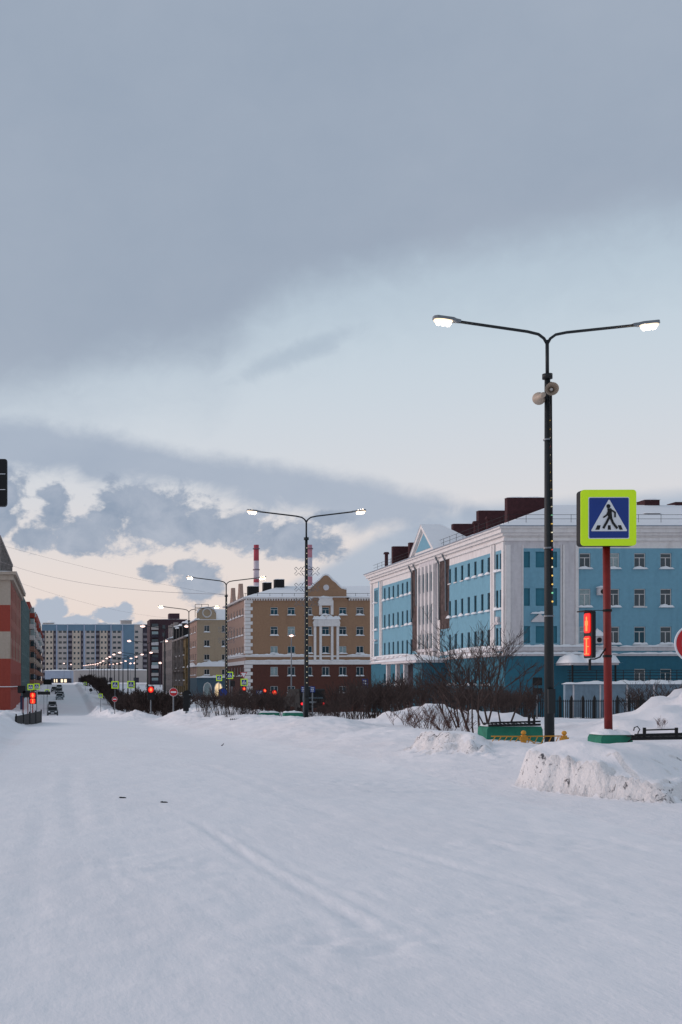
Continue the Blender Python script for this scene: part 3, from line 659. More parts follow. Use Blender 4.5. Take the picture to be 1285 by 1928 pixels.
# ---- brown building ------------------------------------------------
rX, rY, z0 = 29.8, 195.0, -5.0
brown = empty('brown_building', (rX, rY, z0), 'brown building with scalloped gable, white quoins and dark ground floor behind the second lamp', 'building')
k11 = 11.54; fx = lambda x: (x-463)/k11; fz = lambda y: EYE+(HY-y)/k11-z0
BM = [MBR, MBRD, MBRL, MWH]
cols = [516.9+32.3*k for k in range(8)]; op = []; wl_ = []
for (a, b) in ((1143.6, 1157.6), (1179.8, 1196), (1216.5, 1230), (1255.7, 1272), (1292, 1304)):
    for k, xc in enumerate(cols):
        if k == 3 and a == 1292: continue
        u = fx(xc); op.append((u-.6, u+.6, fz(b), fz(a))); wl_.append((u, fz(b), 1.2, fz(a)-fz(b), a))
H = fz(1127.5); w1 = MB(); FR.wall(w1, 24, H, op, [(0, 24, 0, fz(1250), 1)]); w1.build('front_wall', BM, brown)
for (u, v, w, h, a) in wl_: window(FR, brown, u, v, w, h, 'T' if a < 1200 else 'C', None)
op = []; wl_ = []
for v, h in ((fz(1157), 1.2), (fz(1195), 1.4), (fz(1230), 1.2), (fz(1272), 1.4)):
    for u in (3, 6.2, 9.4, 13, 16.5, 20): op.append((u-.6, u+.6, v, v+h)); wl_.append((u, v, 1.2, h))
w2 = MB(); SD.wall(w2, 24, H, op, [(0, 24, fz(1250), H, 2), (0, 24, 0, fz(1250), 1)]); w2.build('side_wall', BM, brown)
for (u, v, w, h) in wl_: window(SD, brown, u, v, w, h, 'C', MGLASS)
MB().box(24, .05, 0, 23.8, 24, H).box(.05, 24, 0, 23.8, 23.8, H).build('rear_wall', MBR, brown)
c = MB(); cq = MB(); cl_ = MB()
for k in range(34):
    v = .3+k*(H-.4)/34
    if abs(v-(fz(1237))) < .5 or abs(v-fz(1247)) < .5: continue
    L = 1.15 if k % 2 else .8
    (c if v > fz(1242) else cl_).box(-.09, -.09, v, L, -.003, v+(H-.4)/34-.06); cq.box(-.09, -.003, v, -.003, L, v+(H-.4)/34-.06)
c.build('upper_quoin', MWH, brown); cl_.build('lower_quoin', MWH, brown); cq.build('side_quoin', MWH, brown)
c = MB(); c.box(-.5, -.5, H, 10.9, 24.3, H+.22); c.box(16.9, -.5, H, 24.5, 24.3, H+.22); c.box(-.2, -.2, fz(1251), 24, -.003, fz(1244)); c.box(-.2, -.2+.003, fz(1251), -.003, 24, fz(1244)); c.box(-.16, -.16, fz(1237), 24, -.003, fz(1234)); c.box(-.16, -.157, fz(1237), -.003, 24, fz(1234))
for k in range(60):
    u = k*.42
    if not (10.6 < u < 16.8): c.box(u, -.36, H-.28, u+.2, -.003, H-.003)
c.build('cornice', MWH, brown)
c = MB(); c.lump(-.25, -.28, fz(1234)+.003, 10.6, -.003, fz(1230.5), seed=3, nx=40); c.lump(16.4, -.28, fz(1234)+.003, 24, -.003, fz(1230.5), seed=5, nx=30); c.lump(-.25, -.28, fz(1244)+.003, 24, -.003, fz(1241.5), seed=6, nx=60); c.lump(-.3, 0, fz(1234)+.003, -.003, 24, fz(1230), seed=3, nx=3, ny=30)
c.build('ledge_snow', SNOWC, brown, True)
rf = MB(); e = .6; zr = fz(1097)
A = [(-e, -e, H+.22), (24+e, -e, H+.22), (24+e, 24+e, H+.22), (-e, 24+e, H+.22), (7, 7, zr), (24+e, 7, zr), (24+e, 17, zr), (7, 17, zr)]
for q in ((0, 1, 5, 4), (0, 4, 7, 3), (3, 7, 6, 2), (4, 5, 6, 7), (1, 2, 6, 5), (0, 3, 2, 1)): rf.poly([A[i] for i in q])
r = rf.build('roof', SNOWC, brown)
c = MB().tube([(-.2, .2, H+.9), (24, .2, H+.9)], .03, 4)
for k in range(12): c.tube([(k*2, .2, H+.2), (k*2, .2, H+.95)], .03, 4)
c.build('roof_railing', MBLK, r)
for (x0, x1, y0, y1) in ((497, 512, 1104, 1097), (518.5, 536, 1102, 1091), (468, 488, 1108, 1104), (671, 688, 1112, 1107)):
    a = at(x0, y0, rY+6)-Vector((rX, rY, z0)); b = at(x1, y1, rY+6)-Vector((rX, rY, z0)); MB().box(a.x, 6, a.z-1.2, b.x, 7.5, b.z).build('chimney', MBLK, r)
    MB().lump(a.x-.1, 5.9, b.z, b.x+.1, 7.6, b.z+.22, seed=2).build('snow_cap', SNOWC, r, True)
# scalloped gable
zg = lambda zy: fz(1000+zy/4.283); ug = lambda zx: fx(420+zx/4.283)
prof = [(665, 560), (665, 470), (700, 462), (725, 440), (748, 415), (775, 395), (792, 375), (808, 360), (830, 353), (852, 360), (868, 375), (885, 395), (912, 415), (935, 440), (960, 462), (997, 470), (997, 560)]
M_ = Matrix.Translation((0, -.004, 0)) @ Matrix.Rotation(math.pi/2, 4, 'X')
g_ = MB(); g_.prism([(ug(a), zg(b)) for a, b in reversed(prof)], -.5, .12, 0, M_); gb = g_.build('gable', MBR, brown)
c = MB(); c.tube([(ug(a), -.1, zg(b)+.08) for a, b in prof[1:-1]], .17, 6); c.build('gable_coping', SNOWC, gb, True)
c = MB(); cc = (ug(832), zg(455)); c.prism([(cc[0]+.48*math.cos(t*math.pi/8), cc[1]+.48*math.sin(t*math.pi/8)) for t in range(16)], .122, .22, 0, M_); c.build('round_window', MWHD, gb)
c = MB()
for zx in (742, 787, 880, 925): c.box(ug(zx)-.19, -.3, zg(1040), ug(zx)+.19, -.003, zg(768))
c.box(ug(728), -.5, zg(768), ug(940), -.003, zg(745))
for zx in (787, 880): c.box(ug(zx)-.22, -.2, zg(675), ug(zx)+.22, -.003, zg(560))
c.box(ug(768), -.35, zg(600), ug(888), -.003, zg(572))
c.prism([(ug(770), zg(572)), (ug(886), zg(572)), (ug(880), zg(540)), (ug(855), zg(528)), (ug(828), zg(524)), (ug(800), zg(528)), (ug(776), zg(540))], 0, .3, 0, M_)
c.prism([(ug(722), zg(745)), (ug(945), zg(745)), (ug(935), zg(715)), (ug(835), zg(680)), (ug(735), zg(715))], 0, .45, 0, M_)
c.build('window_surround', MWH, brown)
c = MB(); c.lump(ug(720), -.6, zg(712), ug(832), -.003, zg(672), seed=1); c.lump(ug(828), -.6, zg(712), ug(948), -.003, zg(672), seed=2); c.lump(ug(765), -.4, zg(540), ug(888), -.003, zg(520), seed=6)
c.build('ledge_snow', SNOWC, brown, True)
for u in (5, 14): 
    c = MB()
    M3 = Matrix(((0, 0, 1, 0), (1, 0, 0, 0), (0, 1, 0, 0), (0, 0, 0, 1)))
    c.prism([(u, H), (u+3.4, H), (u+3.4, H+.6), (u+2.6, H+1.6), (u+2.2, H+3.0), (u+1.2, H+3.0), (u+.8, H+1.6), (u, H+.6)], -.12, .5, 0, M3); c.build('side_gable', MBRL, brown)
# ---- tan building --------------------------------------------------
tX, tY, z0 = 29.7, 265.0, -5.0; k8 = F/265
tan = empty('tan_building', (tX, tY, z0), 'tan building with curved gable, round window and slate blue ground floor behind the fourth lamp', 'building')
ux = lambda zx: (280+zx/4.818-371.3)/k8; uz = lambda zy: EYE+(HY-(1000+zy/4.818))/k8-z0
H = uz(806); op = []; wl_ = []
for (a, b) in ((855, 915), (988, 1048), (1118, 1170), (1253, 1305)):
    for zx in (530, 690): op.append((ux(zx)-.6, ux(zx)+.6, uz(b), uz(a))); wl_.append((ux(zx), uz(b), 1.2, uz(a)-uz(b)))
w1 = MB(); FR.wall(w1, 9.2, H, op, [(0, 10, 0, uz(1330), 1)]); w1.build('front_wall', [MTAN, MTEALD, MBRL], tan)
for (u, v, w, h) in wl_: window(FR, tan, u, v, w, h, 'C', MGLASS)
w2 = MB(); op = []; wl_ = []
for v in (uz(915), uz(1048), uz(1170), uz(1305)):
    for u in (3, 6.5, 10, 13.5): op.append((u-.6, u+.6, v, v+1.5)); wl_.append((u, v))
SD.wall(w2, 18.5, H, op, [(0, 20, 0, uz(1330), 1)], 2); w2.build('side_wall', [MTAN, MTEALD, MBRL], tan)
for (u, v) in wl_: window(SD, tan, u, v, 1.2, 1.5, 'C', MGLASC)
MB().box(9.2, .05, 0, 9.0, 18.5, H).box(.05, 18.5, 0, 9, 18.3, H).build('rear_wall', MTAN, tan)
c = MB(); c.prism([(ux(a), uz(b)) for a, b in ((440, 830), (615, 830), (615, 745), (600, 712), (570, 700), (530, 695), (490, 700), (458, 712), (440, 745))], -.5, .1, 0, M_); gb = c.build('gable', MTAN, tan)
c = MB(); c.tube([(ux(530)+.95*math.cos(t*math.pi/8), -.16, uz(742)+.95*math.sin(t*math.pi/8)) for t in range(17)], .16, 6); c.build('round_window', MFRW, gb)
c = MB(); c.tube([(ux(a), -.1, uz(b)+.1) for a, b in ((440, 745), (458, 712), (490, 700), (530, 695), (570, 700), (600, 712), (615, 745))], .2, 6); c.lump(-.6, -.4, H, ux(470), .4, H+.5, seed=1); c.build('gable_coping', SNOWC, gb, True)
c = MB(); c.lump(-.3, -.5, uz(1228), 9.3, -.003, uz(1170), seed=3, nx=24, rag=.15); c.lump(-.3, -.4, uz(1330), 9.3, -.003, uz(1305), seed=5, nx=24); c.lump(-.5, 0, uz(1228), -.003, 18, uz(1175), seed=4, nx=3, ny=20); c.build('ledge_snow', SNOWC, tan, True)
rf = MB(); A = [(-.5, -.3, H), (9.4, -.3, H), (9.4, 18.8, H), (-.5, 18.8, H), (3.5, 3.5, H+2.6), (9.4, 3.5, H+2.6), (9.4, 15, H+2.6), (3.5, 15, H+2.6)]
for q in ((0, 1, 5, 4), (0, 4, 7, 3), (3, 7, 6, 2), (4, 5, 6, 7), (1, 2, 6, 5), (0, 3, 2, 1)): rf.poly([A[i] for i in q])
r = rf.build('roof', SNOWC, tan)
c = MB()
for x in (.5, 2.0, 3.5): c.tube([(x, 8, H+1), (x, 8, H+4)], .06, 4)
for h in (2.6, 3.3, 4.0): c.tube([(.5, 8, H+h), (3.5, 8, H+h)], .05, 4)
c.build('roof_frame', MBLK, r)
for zx in (535, 635):
    u = ux(zx); pr = [(u-.75, uz(1500)), (u+.75, uz(1500)), (u+.75, uz(1420)), (u+.5, uz(1390)), (u, uz(1375)), (u-.5, uz(1390)), (u-.75, uz(1420))]
    o = MB().prism([(u+(a-u)*1.25, b+(.15 if b > uz(1450) else -.1)) for a, b in pr], .003, .08, 0, M_).build('arched_window', MFRW, tan)
    MB().prism(pr, .082, .1, 0, M_).build('pane', MGLASW if zx == 635 else MGLASC, o)
# ---- old yellow and grey building ---------------------------------
yel = empty('old_yellow_building', (29.7, 289, -5), 'old ochre yellow building with steep snowy dormers left of the tan one', 'building')
op = []; H = 17.6
for v in (4.2, 7.4, 10.6, 13.6):
    for u in (4, 9, 14, 19, 24, 29): op.append((u-1.2, u+1.2, v, v+1.9))
w2 = MB(); SD.wall(w2, 33, H, op, []); w2.build('street_wall', MYEL, yel)
for (a, b, v0_, v1_) in op: window(SD, yel, (a+b)/2, v0_, 2.4, 1.9, 'D', MGLASS)
MB().box(.05, 0, 0, 12, .2, H).box(.05, 33, 0, 12, 32.8, H).box(11.8, .2, 0, 12, 32.8, H).build('end_wall', MYEL, yel)
c = MB(); c.box(-.6, 0, H, .2, 33, H+.4)
for u in (6, 15, 24): c.box(-.8, u-.2, 6, -.003, u+.2, H); c.box(-1.2, u-1.4, 9.6, -.003, u+1.4, 9.9)
c.build('cornice', MGRYF, yel)
rf = MB(); A = [(-.6, -.3, H+.41), (12.4, -.3, H+.41), (12.4, 33.3, H+.41), (-.6, 33.3, H+.41), (6, 2, H+3.5), (6, 31, H+3.5)]
for q in ((0, 1, 4), (1, 2, 5, 4), (2, 3, 5), (3, 0, 4, 5), (0, 3, 2, 1)): rf.poly([A[i] for i in q])
r = rf.build('roof', SNOWC, yel)
for u in (5, 13, 21, 29): 
    o = MB().box(-.3, u-1.3, H+.6, 3, u+1.3, H+3.2+(u % 3)*.3).build('dormer', MBLK, r); MB().lump(-.6, u-1.7, H+3.2+(u % 3)*.3, 3, u+1.7, H+4.1+(u % 3)*.3, seed=u).build('snow_cap', SNOWC, o, True)
gry = empty('worn_grey_building', (29.7, 325, -5), 'pale worn plaster building beyond the old yellow one and before the dark tower block', 'building')
op = []; H = 19
for v in (4.2, 7.6, 11, 14.2):
    for u in (4, 8, 12, 16, 20, 24, 28): op.append((u-.7, u+.7, v, v+1.8))
w2 = MB(); SD.wall(w2, 32, H, op, []); w2.build('street_wall', MGRYF, gry)
for (a, b, v0_, v1_) in op: window(SD, gry, (a+b)/2, v0_, 1.4, 1.8, 'C', MGLASS, sill=False, snow=0)
MB().box(.05, 0, 0, 12, .2, H).box(.05, 32, 0, 12, 31.8, H).box(11.8, .2, 0, 12, 31.8, H).build('end_wall', MGRYF, gry)
rf = MB(); A = [(-.8, -.3, H), (12.4, -.3, H), (12.4, 32.3, H), (-.8, 32.3, H), (6, 2, H+3), (6, 31, H+3)]
for q in ((0, 1, 4), (1, 2, 5, 4), (2, 3, 5), (3, 0, 4, 5), (0, 3, 2, 1)): rf.poly([A[i] for i in q])
r = rf.build('roof', SNOWC, gry)
for u in (6, 14, 22): MB().box(1, u-.8, H+.6, 2.2, u+.8, H+4.5).build('chimney', MGRYF, r)
# ---- dark tower block ---------------------------------------------
dk = empty('dark_tower_block', (32.8, 450, -4), 'dark maroon tower block with a column of pale balconies behind the old yellow building', 'building')
H = EYE+(HY-1166)*.2+4; op = []
for k in range(9):
    for u in (5.2, 8.4, 11.4): op.append((u-.6, u+.6, 3+k*2.9, 4.5+k*2.9))
w1 = MB(); FR.wall(w1, 14, H, op, []); w1.build('front_wall', MDKB, dk)
for (a, b, v0_, v1_) in op: window(FR, dk, (a+b)/2, v0_, 1.2, 1.5, 'D', MGLASS, sill=False, snow=0)
MB().box(0, .05, 0, .2, 16, H).box(13.8, .05, 0, 14, 16, H).box(.2, 15.8, 0, 13.8, 16, H).box(.2, .2, H-.3, 13.8, 15.8, H-.01).build('rear_wall', MDKB, dk)
MB().box(7.5, 3, H, 11.4, 9, H+2.4).build('lift_house', MDKB, dk)
MB().lump(-.1, -.1, H, 14.1, 16, H+.35, seed=2, nx=20, ny=8).build('roof', SNOWC, dk, True)
for k in range(9):
    c = MB().box(.5, -1.0, 2.6+k*2.9, 3.1, -.003, 3.8+k*2.9); o = c.build('balcony', [MWHD, MDKL, MPANC][k % 3 if k else 0], dk)
    MB().box(.6, -.9, 3.82+k*2.9, 3.0, -.8, 4.9+k*2.9).build('pane', MGLASC if k % 2 else MGLASS, o)
# ---- far slab block -----------------------------------------------
sY = 630.; k3 = F/sY; sX = (79-CX)/k3; z0 = 0.0
slab = empty('slab_block', (sX, sY, z0), 'long cream and grey panel block with a sky blue top band closing the avenue', 'building')
qx = lambda zx: (60+zx/4.283-79)/k3; qz = lambda zy: EYE+(HY-(1130+zy/4.283))/k3
H = qz(196); SMs = [MPANC, MPANB, MDKL, MPSTR, MPBLU, MWHD]
strips = [(82, 108, 2), (108, 175, 1), (175, 196, 2), (196, 208, 3), (208, 288, 0), (288, 327, 2), (327, 396, 1), (396, 416, 2), (416, 432, 3), (432, 513, 0), (513, 549, 2), (549, 612, 1), (612, 634, 2), (634, 645, 3), (645, 727, 0), (727, 740, 3), (740, 828, 4), (828, 895, 0), (895, 950, 2)]
zones = [(qx(a), qx(b), 0, H, m_) for a, b, m_ in strips]+[(qx(82), qx(740), qz(246), H, 4)]
op = []
for (a, b, m_) in strips:
    if m_ in (0, 1):
        for t in (.28, .74):
            if a == 828 and t > .5: continue
            u = qx(a+(b-a)*t)
            for k in range(8): op.append((u-(.85 if m_ == 0 else .5), u+(.85 if m_ == 0 else .5), qz(252+43*k+12), qz(252+43*k-6)))
w1 = MB(); FR.wall(w1, qx(950), H, op, zones); w1.build('front_wall', SMs, slab)
op.sort(key=lambda o_: -o_[2]); rest = MB()
for i, (a, b, v0_, v1_) in enumerate(op):
    if i < 100: MB().box(a, .1, v0_, b, .15, v1_).build('window', MGLASS, slab)
    else: rest.box(a, .1, v0_, b, .15, v1_)
tag(rest.build('window', MGLASS, slab), kind='stuff')
MLOG = mat('loggia_panel', (128, 122, 128), .9, var=.3, vscale=.25)
for (a, b, m_) in strips:
    if m_ == 2:
        for k in range(9): lg = MB(); FR.box(lg, qx(a)+.35, qx(b)-.1, qz(262+43*k+22), qz(262+43*k+2), .003, .5); lg.build('loggia_parapet', MLOG, slab)
MB().box(0, .05, 0, .2, 14, H).box(qx(950)-.2, .05, 0, qx(950), 14, H).box(.2, 13.8, 0, qx(950)-.2, 14, H).build('rear_wall', MPANC, slab)
c = MB()
for a in (202, 290, 424, 514, 640, 733): c.box(qx(a)-.25, -.4, 0, qx(a)+.25, -.003, H+.2)
c.build('rib', MPSTR, slab)
MB().lump(0, -.3, H, qx(950), 14, H+.7, seed=1, nx=60, ny=8, rag=.15).build('roof', SNOWC, slab, True)
for (a, b, h) in ((90, 180, 165), (312, 395, 178), (535, 605, 172), (722, 810, 145)):
    MB().box(qx(a), 3, H, qx(b), 9, qz(h)-1).build('lift_house', MPANC, slab); 
    MB().lump(qx(a)-.6, 2.5, qz(h)-1, qx(b)+.6, 9.5, qz(h)+.6-.5, seed=a).build('snow_cap', SNOWC, slab, True)
# low buildings below
lowb = empty('low_shop_building', ((85-CX)*600/F, 600, 0), 'low flat pale blue shop building with lit windows below the far panel block', 'building')
kk = 600/F; HH = EYE+(HY-1263)*kk
MB().box(0, 0, 0, 54*kk, 10, HH).build('wall', MPSTR, lowb); MB().lump(-.5, -.5, HH, 54.5*kk, 10.5, HH+.7, seed=1, nx=20, rag=.1).build('roof', SNOWC, lowb, True)
MB().box(3, -.1, 1.9, 50*kk, -.004, 4.2).build('shop_window', MDKL, lowb)
c = MB()
for (a, w) in ((17, 2), (21, 2.5), (30, 4), (36, 5)): c.box(a*kk, -.2, 2.2, (a+w)*kk, -.104, 3.8)
c.build('lit_window', mat('lit_shop', (255, 230, 190), .5, emit=(1, .8, .55), es=1.0), lowb)
lowg = empty('low_grey_building', ((140-CX)*560/F, 560, 0), 'long low grey wall like building with snow on its roof behind the lamp row', 'building')
kk = 560/F; HH = EYE+(HY-1262)*kk
MB().box(0, 0, 0, 150*kk, 12, HH).build('wall', MPANC, lowg); MB().lump(-.5, -.5, HH, 150.5*kk, 12.5, HH+.8, seed=4, nx=50, rag=.12).build('roof', SNOWC, lowg, True)
for (a, b) in ((8, 18), (52, 60), (66, 72), (112, 122)): MB().box(a*kk, -.08, 1.5, b*kk, -.004, 4.4).build('gate', MDKL, lowg)
# ---- left side buildings -------------------------------------------
z0 = -6.0; LX = -9.0
redb = empty('red_cream_building', (LX, 205, z0), 'red and cream banded building with glazed attic at the left edge', 'building')
LF = Fac((-30, 0, 0), (1, 0, 0), (0, -1, 0)); LS = Fac((0, 0, 0), (0, 1, 0), (1, 0, 0))
k9 = F/205; lz = lambda y: EYE+(HY-y)/k9-z0
H = lz(1078); RM = [MCRM, MRED, MPINK]
w1 = MB(); LF.wall(w1, 30, H, [], [(0, 30, 0, lz(1240), 1), (0, 30, lz(1189), lz(1139), 1)]); w1.build('front_wall', RM, redb)
op = []; zs = [(0, 60, 0, lz(1240), 1)]
for i, u in enumerate((4, 9.5, 15, 21, 28, 35, 43)):
    for j, y in enumerate((1235, 1200, 1163, 1125)): op.append((u-.9, u+.9, lz(y), lz(y)+2.1))
    zs.append((u-1.6, u+1.6, lz(1240) if i % 2 else lz(1189), lz(1095), 1))
w2 = MB(); LS.wall(w2, 51, H, op+[(u-.9, u+.9, lz(1300), lz(1300)+3) for u in (4, 9.5, 15, 21, 28, 35, 43)], zs, 2); w2.build('side_wall', RM, redb)
for (a, b, v0_, v1_) in op: window(LS, redb, (a+b)/2, v0_, 1.8, 2.1, 'C', MGLASS, sill=False, snow=0)
for u in (4, 9.5, 15, 21, 28, 35, 43): window(LS, redb, u, lz(1300), 1.8, 3, 'C', MGLASS, sill=False, snow=0)
c = MB(); c.box(-30, -.5, lz(1092), .5, 51, lz(1083)); c.box(-30, -1.0, H-.4, 1.0, 51, H+.1)
for k in range(24): c.box(-.6-k*1.2, -.85, lz(1083)+.02, -.05-k*1.2, -.02, H-.41)
for k in range(40): c.box(.02, .2+k*1.25, lz(1083)+.02, .85, .8+k*1.25, H-.41)
c.build('cornice', MCRM, redb)
MB().box(-30, -.25, lz(1293.6), .25, 51, lz(1292.3)).build('ledge_snow', SNOWC, redb); MB().box(-30, -.3, lz(1343), .3, 51, lz(1341)).build('ledge_snow', SNOWC, redb)
MB().lump(-30, -1.1, H+.1, 1.1, 51, H+1.2, seed=2, nx=30, ny=30, rag=.1).build('roof', SNOWC, redb, True)
at_ = MB().box(-28, 4, H, -2.1, 56, H+6.4); o = at_.build('attic', MGLS, redb)
c = MB()
for k in range(26): c.box(-2.1, 4+k*2, H, -1.95, 4.15+k*2, H+6.6)
for k in range(12): c.box(-4-k*2, 3.85, H, -3.85-k*2, 4, H+6.6)
c.box(-28, 3.8, H+6.4, -1.9, 56, H+6.9); c.build('attic_frame', MGRYF, o)
tg = empty('teal_clad_building', (LX, 256.2, z0-.0), 'narrow dark teal glazed building squeezed between the red and the brick building', 'building')
H = 1.6+(1287-1118)*256/F+6; MB().box(-18, 0, 0, 0, 58, H).build('wall', MGLS, tg)
c = MB()
for k in range(24): c.box(.003, .3+k*2.4, 0, .25, .6+k*2.4, H)
for k in range(8): c.box(.003, 0, 2+k*3, .2, 58, 2.25+k*3)
c.build('mullion', mat('pale_teal_frame', (110, 132, 132), .6, var=.2), tg); MB().lump(-18, 0, H, .3, 58, H+.5, seed=1).build('roof', SNOWC, tg, True)
for i, (y0_, y1_, top, lab) in enumerate(((321, 400, 23.6, 'brick apartment house with stacked balconies beyond the teal glazed building'), (408, 480, 25.5, 'farther brown apartment house with balconies at the left end of the avenue'))):
    ap = empty('brick_apartment_house', (LX, y0_, -4), lab, 'building')
    H = top+4; L = y1_-y0_; MB().box(-16, 0, 0, 0, L, H).build('wall', MPINK if i == 0 else MBRICK, ap)
    MB().box(-16.1, -.1, H-2.2, .12, L+.1, H).build('top_band', MRED, ap); MB().lump(-16, 0, H, .1, L, H+.4, seed=i).build('roof', SNOWC, ap, True)
    for col_ in range(4):
        for k in range(8):
            v = 2.4+k*3.0; y = 2+col_*L/4
            if v+1.5 > H-2: continue
            o = MB().box(.003, y, v, 1.3, y+5, v+1.25).build('balcony', [MPINK, MPINK, MPINK, MCRM, MPINK, MFRW, MFRW, MRED][k], ap)
            if col_ < 2: MB().box(.2, y+.1, v+1.26, 1.2, y+4.9, v+2.75).build('glazing', MGLASS if k < 5 else MGLASC, o)
# ---- chimneys -------------------------------------------------------
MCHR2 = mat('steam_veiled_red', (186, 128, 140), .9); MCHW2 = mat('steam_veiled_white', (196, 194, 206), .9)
for (px, lab, w_) in ((483, 'tall red and white striped factory chimney left of the second lamp post', 6.5), (583, 'red and white factory chimney partly hidden behind the second lamp post', 6.8)):
    Yc = 1500.; b0 = at(px, 1287, Yc); o = empty('factory_chimney', (b0.x, Yc, 1.9), lab, 'chimney', 'striped factory chimneys')
    k = Yc/F; zt = lambda y: EYE+(HY-y)*k-1.9
    seq = [(1287, 1140, MCHW), (1140, 1113, MCHR), (1113, 1097, MCHW), (1097, 1090.5, MCHR), (1090.5, 1056, MCHW), (1056, 1026, MCHR)] if px == 483 else [(1287, 1120, MCHW2), (1120, 1086, MCHR2), (1086, 1050, MCHW2), (1050, 1026, MCHR2)]
    rr = lambda y: (w_-1.7*(1287-y)/263)*k
    for (a, b, m_) in seq: MB().tube([(0, 0, zt(a)), (0, 0, zt(b))], [rr(a), rr(b)], 20, cap=True).build('shaft_band', m_, o, True)
    MB().tube([(0, 0, zt(1073.5)), (0, 0, zt(1072))], rr(1072)+1.0, 20).tube([(0, 0, zt(1034)), (0, 0, zt(1032.5))], rr(1034)+1.2, 20).build('gallery', mat('gallery_steel', (110, 90, 100), .8), o)
# ---------------------------------------------------------------- street lamps
def make_lamp(far=False):
    o = empty('street_lamp', (0, 0, 0)); n = 6 if far else 16
    t = 1.0 if not far else 1.25
    MB().tube([(0, 0, -.6), (0, 0, 4), (0, 0, 9.15)], [.122*t, .10*t, .066*t], n).build('pole', MPOLE, o, True)
    MB().tube([(0, 0, 9.1), (0, 0, 10.05)], .042*t, n).tube([(0, 0, 9.1), (0, 0, 9.22)], .12, n).build('mast', MPOLE, o, True)
    if not far: MB().tube([(0, 0, -.5), (0, 0, .12)], .22, 16).build('base_flange', MPOLE, o); MB().box(-.09, -.14, .9, .09, -.09, 1.5).build('hatch', MPOLE, o)
    for s in (-1, 1):
        MB().tube([(0, 0, 9.95), (s*.08, 0, 10.09), (s*.22, 0, 10.19), (s*.5, 0, 10.25), (s*2.25, 0, 10.46)], .035*t, n if far else 10).build('arm', MPOLE, o, True)
        hd = MB(); M_ = Matrix.Translation((s*2.2, 0, 10.45)) @ Matrix.Rotation(-s*math.radians(7), 4, 'Y')
        pr = [(0, -.05), (0, .05), (.12, .075), (.22, .14), (.62, .13), (.68, .06), (.68, -.06), (.62, -.13), (.22, -.14), (.12, -.075)]
        pr = [(s*a, b) for a, b in pr]
        hd.prism(pr if s > 0 else pr[::-1], -.02, .05, 0, M_); h = hd.build('lamp_head', MGREY, o)
        ln = MB()
        if far: ln.ball((s*2.55, 0, 10.44), .30, .16, .15, 8, 5)
        else:
            glow = MB(); p_ = M_ @ Vector((s*.42, 0, -.02)); glow.ball(p_, .25, .135, .085, 14, 8); glow.build('glare_shell', MGLARE, h, True)  # added glowing shell: warm glare around the LEDs, not a lamp part
            for q in (.30, .42, .54):
                p_ = M_ @ Vector((s*q, 0, -.04)); ln.ball(p_, .075, .10, .115, 10, 6)
        ln.build('light', MLAMPF if far else MLAMP, h)
    return o
near = make_lamp(); farl = make_lamp(True); reindex()
LG = 'double armed street lamps along the avenue'
LY = [29.3, 57.7, 86, 111.5, 138, 166, 194, 216, 234, 251, 273, 294, 316, 340, 366, 395, 425, 458, 492, 530]
LYY = [606, 974-12, 1087, 1142, 1178, 1206, 1228, 1231.5, 1236, 1239, 1244, 1247, 1249, 1250, 1250.5, 1251, 1251.5, 1252, 1252.5, 1253]
LL_ = ['tallest and nearest black street lamp with two lit heads beside the pedestrian sign', 'black double armed street lamp hung with wire snowflakes in front of the brown building', 'double armed street lamp in front of the left corner of the brown building', 'double armed street lamp rising before the tan building',
       'double armed lamp before the dark tower block above the red signal', 'sixth double armed lamp along the avenue, standing before the blue end of the panel block', 'seventh lamp of the avenue row, left head before the panel block']
lampobj = []
for i, (Y, py) in enumerate(zip(LY, LYY)):
    src = near if i < 4 else farl
    zt = EYE+(HY-py)*Y/F; loc = (11.75 if i else 11.93, Y, zt-10.5)
    lab = LL_[i] if i < len(LL_) else 'small distant double armed lamp in the far part of the lamp row'
    if i == 0: o = near; o.location = loc
    elif i == 4: o = farl; o.location = loc
    else: o = copy_tree(src, loc=loc)
    o.rotation_euler[1] = math.radians(-.35 if i == 0 else 0); o.rotation_euler[2] = math.radians(5 if i == 0 else random.uniform(0, 3))
    tag(o, lab, 'street lamp', LG); lampobj.append(o)
# other single lamps seen far off
def single_lamp(px, pyt, pyb, Y, lab, grp=None):
    a = at(px, pyt, Y); b = at(px, pyb, Y); o = empty('single_lamp', (a.x, Y, b.z), lab, 'street lamp', grp); h = a.z-b.z
    MB().tube([(0, 0, -.5), (0, 0, h)], [.09, .05], 6).build('pole', MGREY, o, True)
    MB().box(-.3, -.15, h, .3, .15, h+.12).build('lamp_head', MGREY, o); MB().ball((0, 0, h-.02), .26*min(1.6, Y/130), .2, .15*min(1.6, Y/130), 10, 6).build('light', MLAMPF, o)
single_lamp(549, 1196, 1300, 125, 'short grey lamp with one lit head in front of the brown building')
single_lamp(302, 1248, 1290, 300, 'lit lamp low in front of the dark tower block', 'small single lamps far down the avenue')
for px, py, Y in ((246, 1249, 420), (254, 1248.5, 400), (121, 1249, 560), (134, 1251, 565)): single_lamp(px, py, 1283, Y, 'tiny lit single lamp far down the avenue', 'tiny single lamps at the far end')
